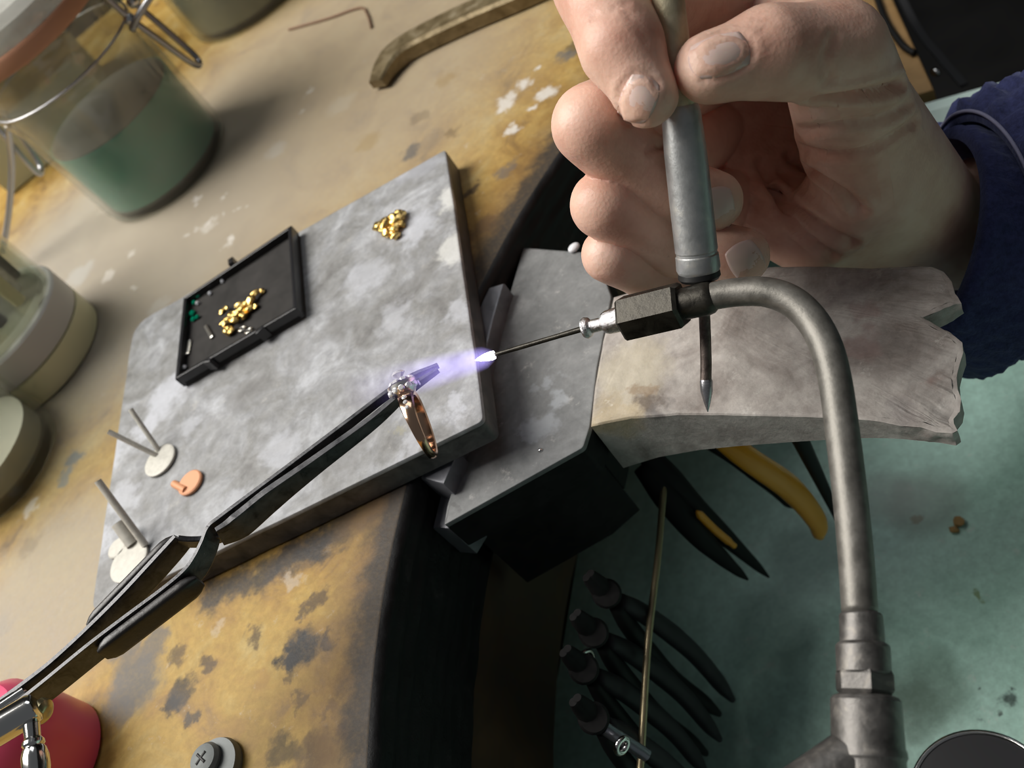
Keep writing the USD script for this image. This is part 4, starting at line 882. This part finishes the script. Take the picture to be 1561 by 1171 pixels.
# sink nails a little: nails are separate plates laid on the fingertips
def nail(name, px, py, half_len, half_wid, ax_px, tilt=0.0):
    """Curved nail plate cast onto the finger: centre pixel, half sizes in px, direction of the free edge in px."""
    a = np.array(ax_px, float); a /= np.linalg.norm(a); b = np.array([-a[1], a[0]])
    nu, nv = 15, 13; pts = []
    for i in range(nu):
        for j in range(nv):
            u, w = -1 + 2 * i / (nu - 1), -1 + 2 * j / (nv - 1)
            uu_ = u * math.sqrt(1 - .42 * w * w) if u > 0 else u * math.sqrt(1 - .30 * w * w)
            ww_ = w * math.sqrt(1 - .30 * u * u)
            pts.append((px + a[0] * uu_ * half_len + b[0] * ww_ * half_wid, py + a[1] * uu_ * half_len + b[1] * ww_ * half_wid))
    dr = np.array([CM @ np.array([x - 780.5, y - 585.5, FPX]) for x, y in pts]); dr /= np.linalg.norm(dr, axis=1, keepdims=True)
    loc, ri, ti = ht.ray.intersects_location(np.repeat(EYE[None], len(pts), 0), dr, multiple_hits=False)
    P = np.full((len(pts), 3), np.nan); P[ri] = loc
    if np.isnan(P).any():
        ok = ~np.isnan(P[:, 0]); from_ = np.where(ok)[0]
        for q in np.where(~ok)[0]: P[q] = P[from_[np.argmin(np.abs(from_ - q))]]
    nrm = ht.face_normals[ti].mean(0); nrm /= np.linalg.norm(nrm)
    P = P.reshape(nu, nv, 3)
    for _ in range(6):
        Q = P.copy(); Q[1:-1, 1:-1] = (P[:-2, 1:-1] + P[2:, 1:-1] + P[1:-1, :-2] + P[1:-1, 2:]) / 4; P = Q
    dome = np.array([[.00016 * (1 - (2 * i / (nu - 1) - 1) ** 4) * (1 - (2 * j / (nv - 1) - 1) ** 4) + .00005 for j in range(nv)] for i in range(nu)])
    T_ = P + nrm * dome[..., None]; B_ = P - nrm * .0008
    V = np.vstack([T_.reshape(-1, 3), B_.reshape(-1, 3)]); n = nu * nv; F = []
    idx = lambda i, j: i * nv + j
    for i in range(nu - 1):
        for j in range(nv - 1):
            A, B, C, D = idx(i, j), idx(i, j + 1), idx(i + 1, j + 1), idx(i + 1, j); F += [[A, B, C], [A, C, D], [n + A, n + C, n + B], [n + A, n + D, n + C]]
    loop = [idx(0, j) for j in range(nv)] + [idx(i, nv - 1) for i in range(1, nu)] + [idx(nu - 1, j) for j in range(nv - 2, -1, -1)] + [idx(i, 0) for i in range(nu - 2, 0, -1)]
    for k in range(len(loop)):
        A, B = loop[k], loop[(k + 1) % len(loop)]; F += [[A, n + B, B], [A, n + A, n + B]]
    m = trimesh.Trimesh(V, np.array(F), process=False); m.fix_normals()
    return m
hp = person.part('hand', ht, M_skin, smooth=True)
for args in [('index', 974, 151, 28, 37, (.93, .37)), ('thumb', 1096, 85, 48, 31, (-.95, .3)), ('middle', 1098, 316, 32, 22, (.15, .99)), ('ring', 1137, 398, 30, 27, (.5, .86))]:
    person.part('fingernail', nail(*args), M_nail, under=hp, smooth=True)

def sleeve(p0, p1, prof, ribs, amp, sides=160, ell=1.0, twist=0.0, steps=None):
    p0, p1 = np.array(p0), np.array(p1); t = (p1 - p0) / np.linalg.norm(p1 - p0)
    u = np.cross(t, up_cam); u /= np.linalg.norm(u); w = np.cross(t, u)
    s = np.linspace(0, 1, steps or 90); P = np.array(prof); R = np.interp(s, P[:, 0], P[:, 1]); Ln = np.linalg.norm(p1 - p0); V = []
    a = np.arange(sides) / sides * 2 * np.pi
    def ring_at(x, r, k):
        rr = r + amp * k * np.abs(np.sin(a * ribs / 2 + twist * x * 8)) * (.65 + .35 * np.sin(x * Ln * 900 + 2 * np.cos(a * ribs / 2 + 1)))
        return p0 + t * x * Ln + (np.cos(a) * rr * ell)[:, None] * u + (np.sin(a) * rr)[:, None] * w
    for x, r in zip(s, R): V.append(ring_at(x, r, 1))
    for x, r in zip(s[::-1], R[::-1]): V.append(ring_at(x, r - .0022, 0))
    n = sides; k = len(V); V = np.vstack(V); F = []
    for i in range(k):
        for j in range(n):
            A, B, C, D = i * n + j, i * n + (j + 1) % n, ((i + 1) % k) * n + (j + 1) % n, ((i + 1) % k) * n + j; F += [[A, B, C], [A, C, D]]
    m = trimesh.Trimesh(V, np.array(F), process=False); m.fix_normals(); return m
a0, a1 = dp(1420, 368, .238), dp(2000, 250, .237)
ad = (a1 - a0) / np.linalg.norm(a1 - a0)
c0 = dp(1404, 374, .239); cd = dp(1900, 468, .244) - c0; cd /= np.linalg.norm(cd)
person.part('sleeve_cuff', sleeve(c0, c0 + cd * .020, [(0, .0278), (.1, .0288), (1, .0292)], 44, .0007, steps=30), M_knit, smooth=True)
b_0 = a0 + ad * .0115
person.part('sleeve', sleeve(b_0, b_0 + ad * .11, [(0, .0285), (.03, .0305), (.12, .0325), (.5, .034), (1, .036)], 26, .0034, twist=1.2), M_knit, smooth=True)
st_u = np.cross(ad, up_cam); st_u /= np.linalg.norm(st_u); st_w = np.cross(ad, st_u)
sa = np.linspace(0, 2 * np.pi, 100); stp = b_0 - ad * .0004 + np.cos(sa)[:, None] * st_u * .0288 + np.sin(sa)[:, None] * st_w * .0288
person.part('seam', sweep(stp, .00045, 8), M_stitch, smooth=True, label='pale seam line between cuff and sleeve')

# ------------------------------------------------------------------ tools hanging below the bench front
def hang(px, py, z): return at(px, py, z)
rail_p = [hang(1012, 742, -.055), hang(1003, 850, -.057), hang(988, 980, -.058), hang(976, 1172, -.06), hang(965, 1290, -.06)]
solo('tool_rail', sweep(spline(rail_p, 8), .0009, 12), plain('rail_brass', (.4, .33, .2), .35, .8), 'thin brass rail under the bench front from which the pliers hang', 'rail')
def pliers(label, handles, grips, pivot, jaws, cat='pliers', group=None, taper=(.0022, .0030, .0034, .0028, .0012)):
    """handles: two px polylines with heights; tapered curved handles in vinyl, pivot disc, short jaws."""
    t = Thing('pliers', label, cat, hang(*pivot), group)
    for k, (pts, m_) in enumerate(zip(handles, grips)):
        P = spline([hang(*p) for p in pts], 8); n = len(P); s = np.linspace(0, 1, n)
        rad = np.interp(s, [0, .15, .5, .9, 1], taper)
        t.part('handle', sweep(P, rad, shape=np.c_[np.cos(np.linspace(0, 2 * np.pi, 16, endpoint=False)) * .75, np.sin(np.linspace(0, 2 * np.pi, 16, endpoint=False)) * 1.1]), m_, smooth=True)
    pv = hang(*pivot); view = (EYE - pv) / np.linalg.norm(EYE - pv)
    t.part('pivot', lathe(pv - view * .003, pv + view * .004, [(0, .003), (.001, .0036), (.006, .0036), (.007, .003)], 24), M_black_shade_iron)
    for (x, y, z) in jaws:
        t.part('jaw', sweep(np.linspace(pv, hang(x, y, z), 6), np.array([.0028, .0026, .0024, .002, .0016, .001]), 12), M_black_shade_iron)
    return t
pliers('pliers with one broad curved yellow handle hanging below the bench pin',
       [[(1085, 660, -.045), (1150, 706, -.058), (1205, 745, -.072), (1243, 790, -.086), (1252, 818, -.096)], [(1050, 650, -.05), (1120, 690, -.062), (1180, 735, -.075), (1215, 770, -.086)]], [M_yellow_grip, M_dark_grip], (1062, 640, -.04), [(1030, 600, -.022), (1040, 596, -.022)])
striped = pliers('dark pliers with a thin yellow stripe on the handle, pointing down to the right',
       [[(985, 690, -.048), (1060, 775, -.066), (1120, 832, -.084), (1172, 880, -.103)], [(980, 710, -.05), (1050, 800, -.066), (1100, 850, -.08), (1140, 884, -.09)]], [M_dark_grip, M_dark_grip], (968, 668, -.04), [(940, 640, -.025), (950, 632, -.025)], taper=(.0026, .0034, .0026, .0011, .0003))
striped.part('grip_stripe', sweep(spline([hang(1062, 780, -.062), hang(1090, 808, -.072), hang(1120, 833, -.08)], 6), [.0004] + [.0011] * 10 + [.0008] * 2, 12), M_yellow_grip, smooth=True, label='yellow stripe')
solo('round_file', sweep(np.linspace(hang(1215, 660, -.05), hang(1278, 790, -.10), 10), np.linspace(.0022, .0012, 10), 14), M_dark_grip, 'dark round rod hanging just right of the broad yellow handle', 'file')
grey_h = mottled('worn_grey_handle', [(.3, (.012, .012, .014)), (.7, (.035, .035, .038))], 120, rough=(.5, .65), bump=.1, spec=.25)
for k, (x, y, ln, w, lab) in enumerate([(925, 905, 250, .0036, 'uppermost dark pliers of the row hanging at the lower centre'), (905, 965, 250, .0036, 'second dark pliers from the top of the row at the lower centre'),
                                        (890, 1020, 240, .0034, 'third dark pliers from the top of the row, at the lower centre'), (905, 1095, 220, .0034, 'dark pliers nearest the bottom edge of the row at the lower centre')]):
    dxy = np.array([.72, .69])
    def q_(s, o=0.0): return (x + dxy[0] * s - dxy[1] * o, y + dxy[1] * s + dxy[0] * o, -.045 - .00024 * s)
    pliers(lab, [[q_(20, 4), q_(80, 16), q_(160, 24), q_(ln, 14)], [q_(20, -6), q_(80, -20), q_(160, -26), q_(ln, -16)]], [M_dark_grip, grey_h], q_(0), [q_(-40, 4), q_(-40, -5)])
solo('steel_rod', sweep(np.linspace(hang(921, 1110, -.045), hang(986, 1152, -.055), 6), .0015, 14), plain('grey_rod', (.28, .28, .32), .3, .8), 'short grey steel rod among the hanging pliers at the lower centre', 'rod')
lo = hang(890, 1015, -.045); solo('wire_loop', moved(trimesh.creation.torus(major_radius=.0036, minor_radius=.0006, major_sections=36, minor_sections=8), frame(lo, (1, 0, 0), CM @ np.array([.75, .2, -.6]))), M_chrome, 'bright curved wire loop at the left of the hanging pliers', 'wire loop', smooth=True)
lo = hang(948, 1137, -.047); solo('wire_loop', moved(trimesh.creation.torus(major_radius=.0017, minor_radius=.0007, major_sections=30, minor_sections=8), frame(lo, (1, 0, 0), CM @ np.array([.6, .2, -.7]))), M_chrome, 'small bright ring below the grey steel rod', 'ring', smooth=True)

# tray bits
can = at(1500, 1222, -.09)
canT = Thing('round_tin', 'dark round tin with a bright rim at the bottom right corner in the tray', 'tin', (can[0], can[1], TZ))
canT.part('side', lathe((can[0], can[1], TZ), (can[0], can[1], 1), [(0, .0145), (.03, .015)], 48), M_blackplastic)
canT.part('rim', sweep([np.array([can[0] + .015 * math.cos(a), can[1] + .015 * math.sin(a), -.09]) for a in np.linspace(0, 2 * np.pi, 60)], .0006, 10), M_chrome, smooth=True, label='bright rim')
for x, y, s, lab in [(1459, 803, 9, 'tan crumb lying on the mint tray, right of the torch tube')]:
    solo('crumb', cat_mesh(scrap(at(x + 4, y - 5, TZ), rp(s, .27), 3), scrap(at(x - 4, y + 6, TZ), rp(s * .8, .27), 5)), M_crumb, lab, 'crumb')
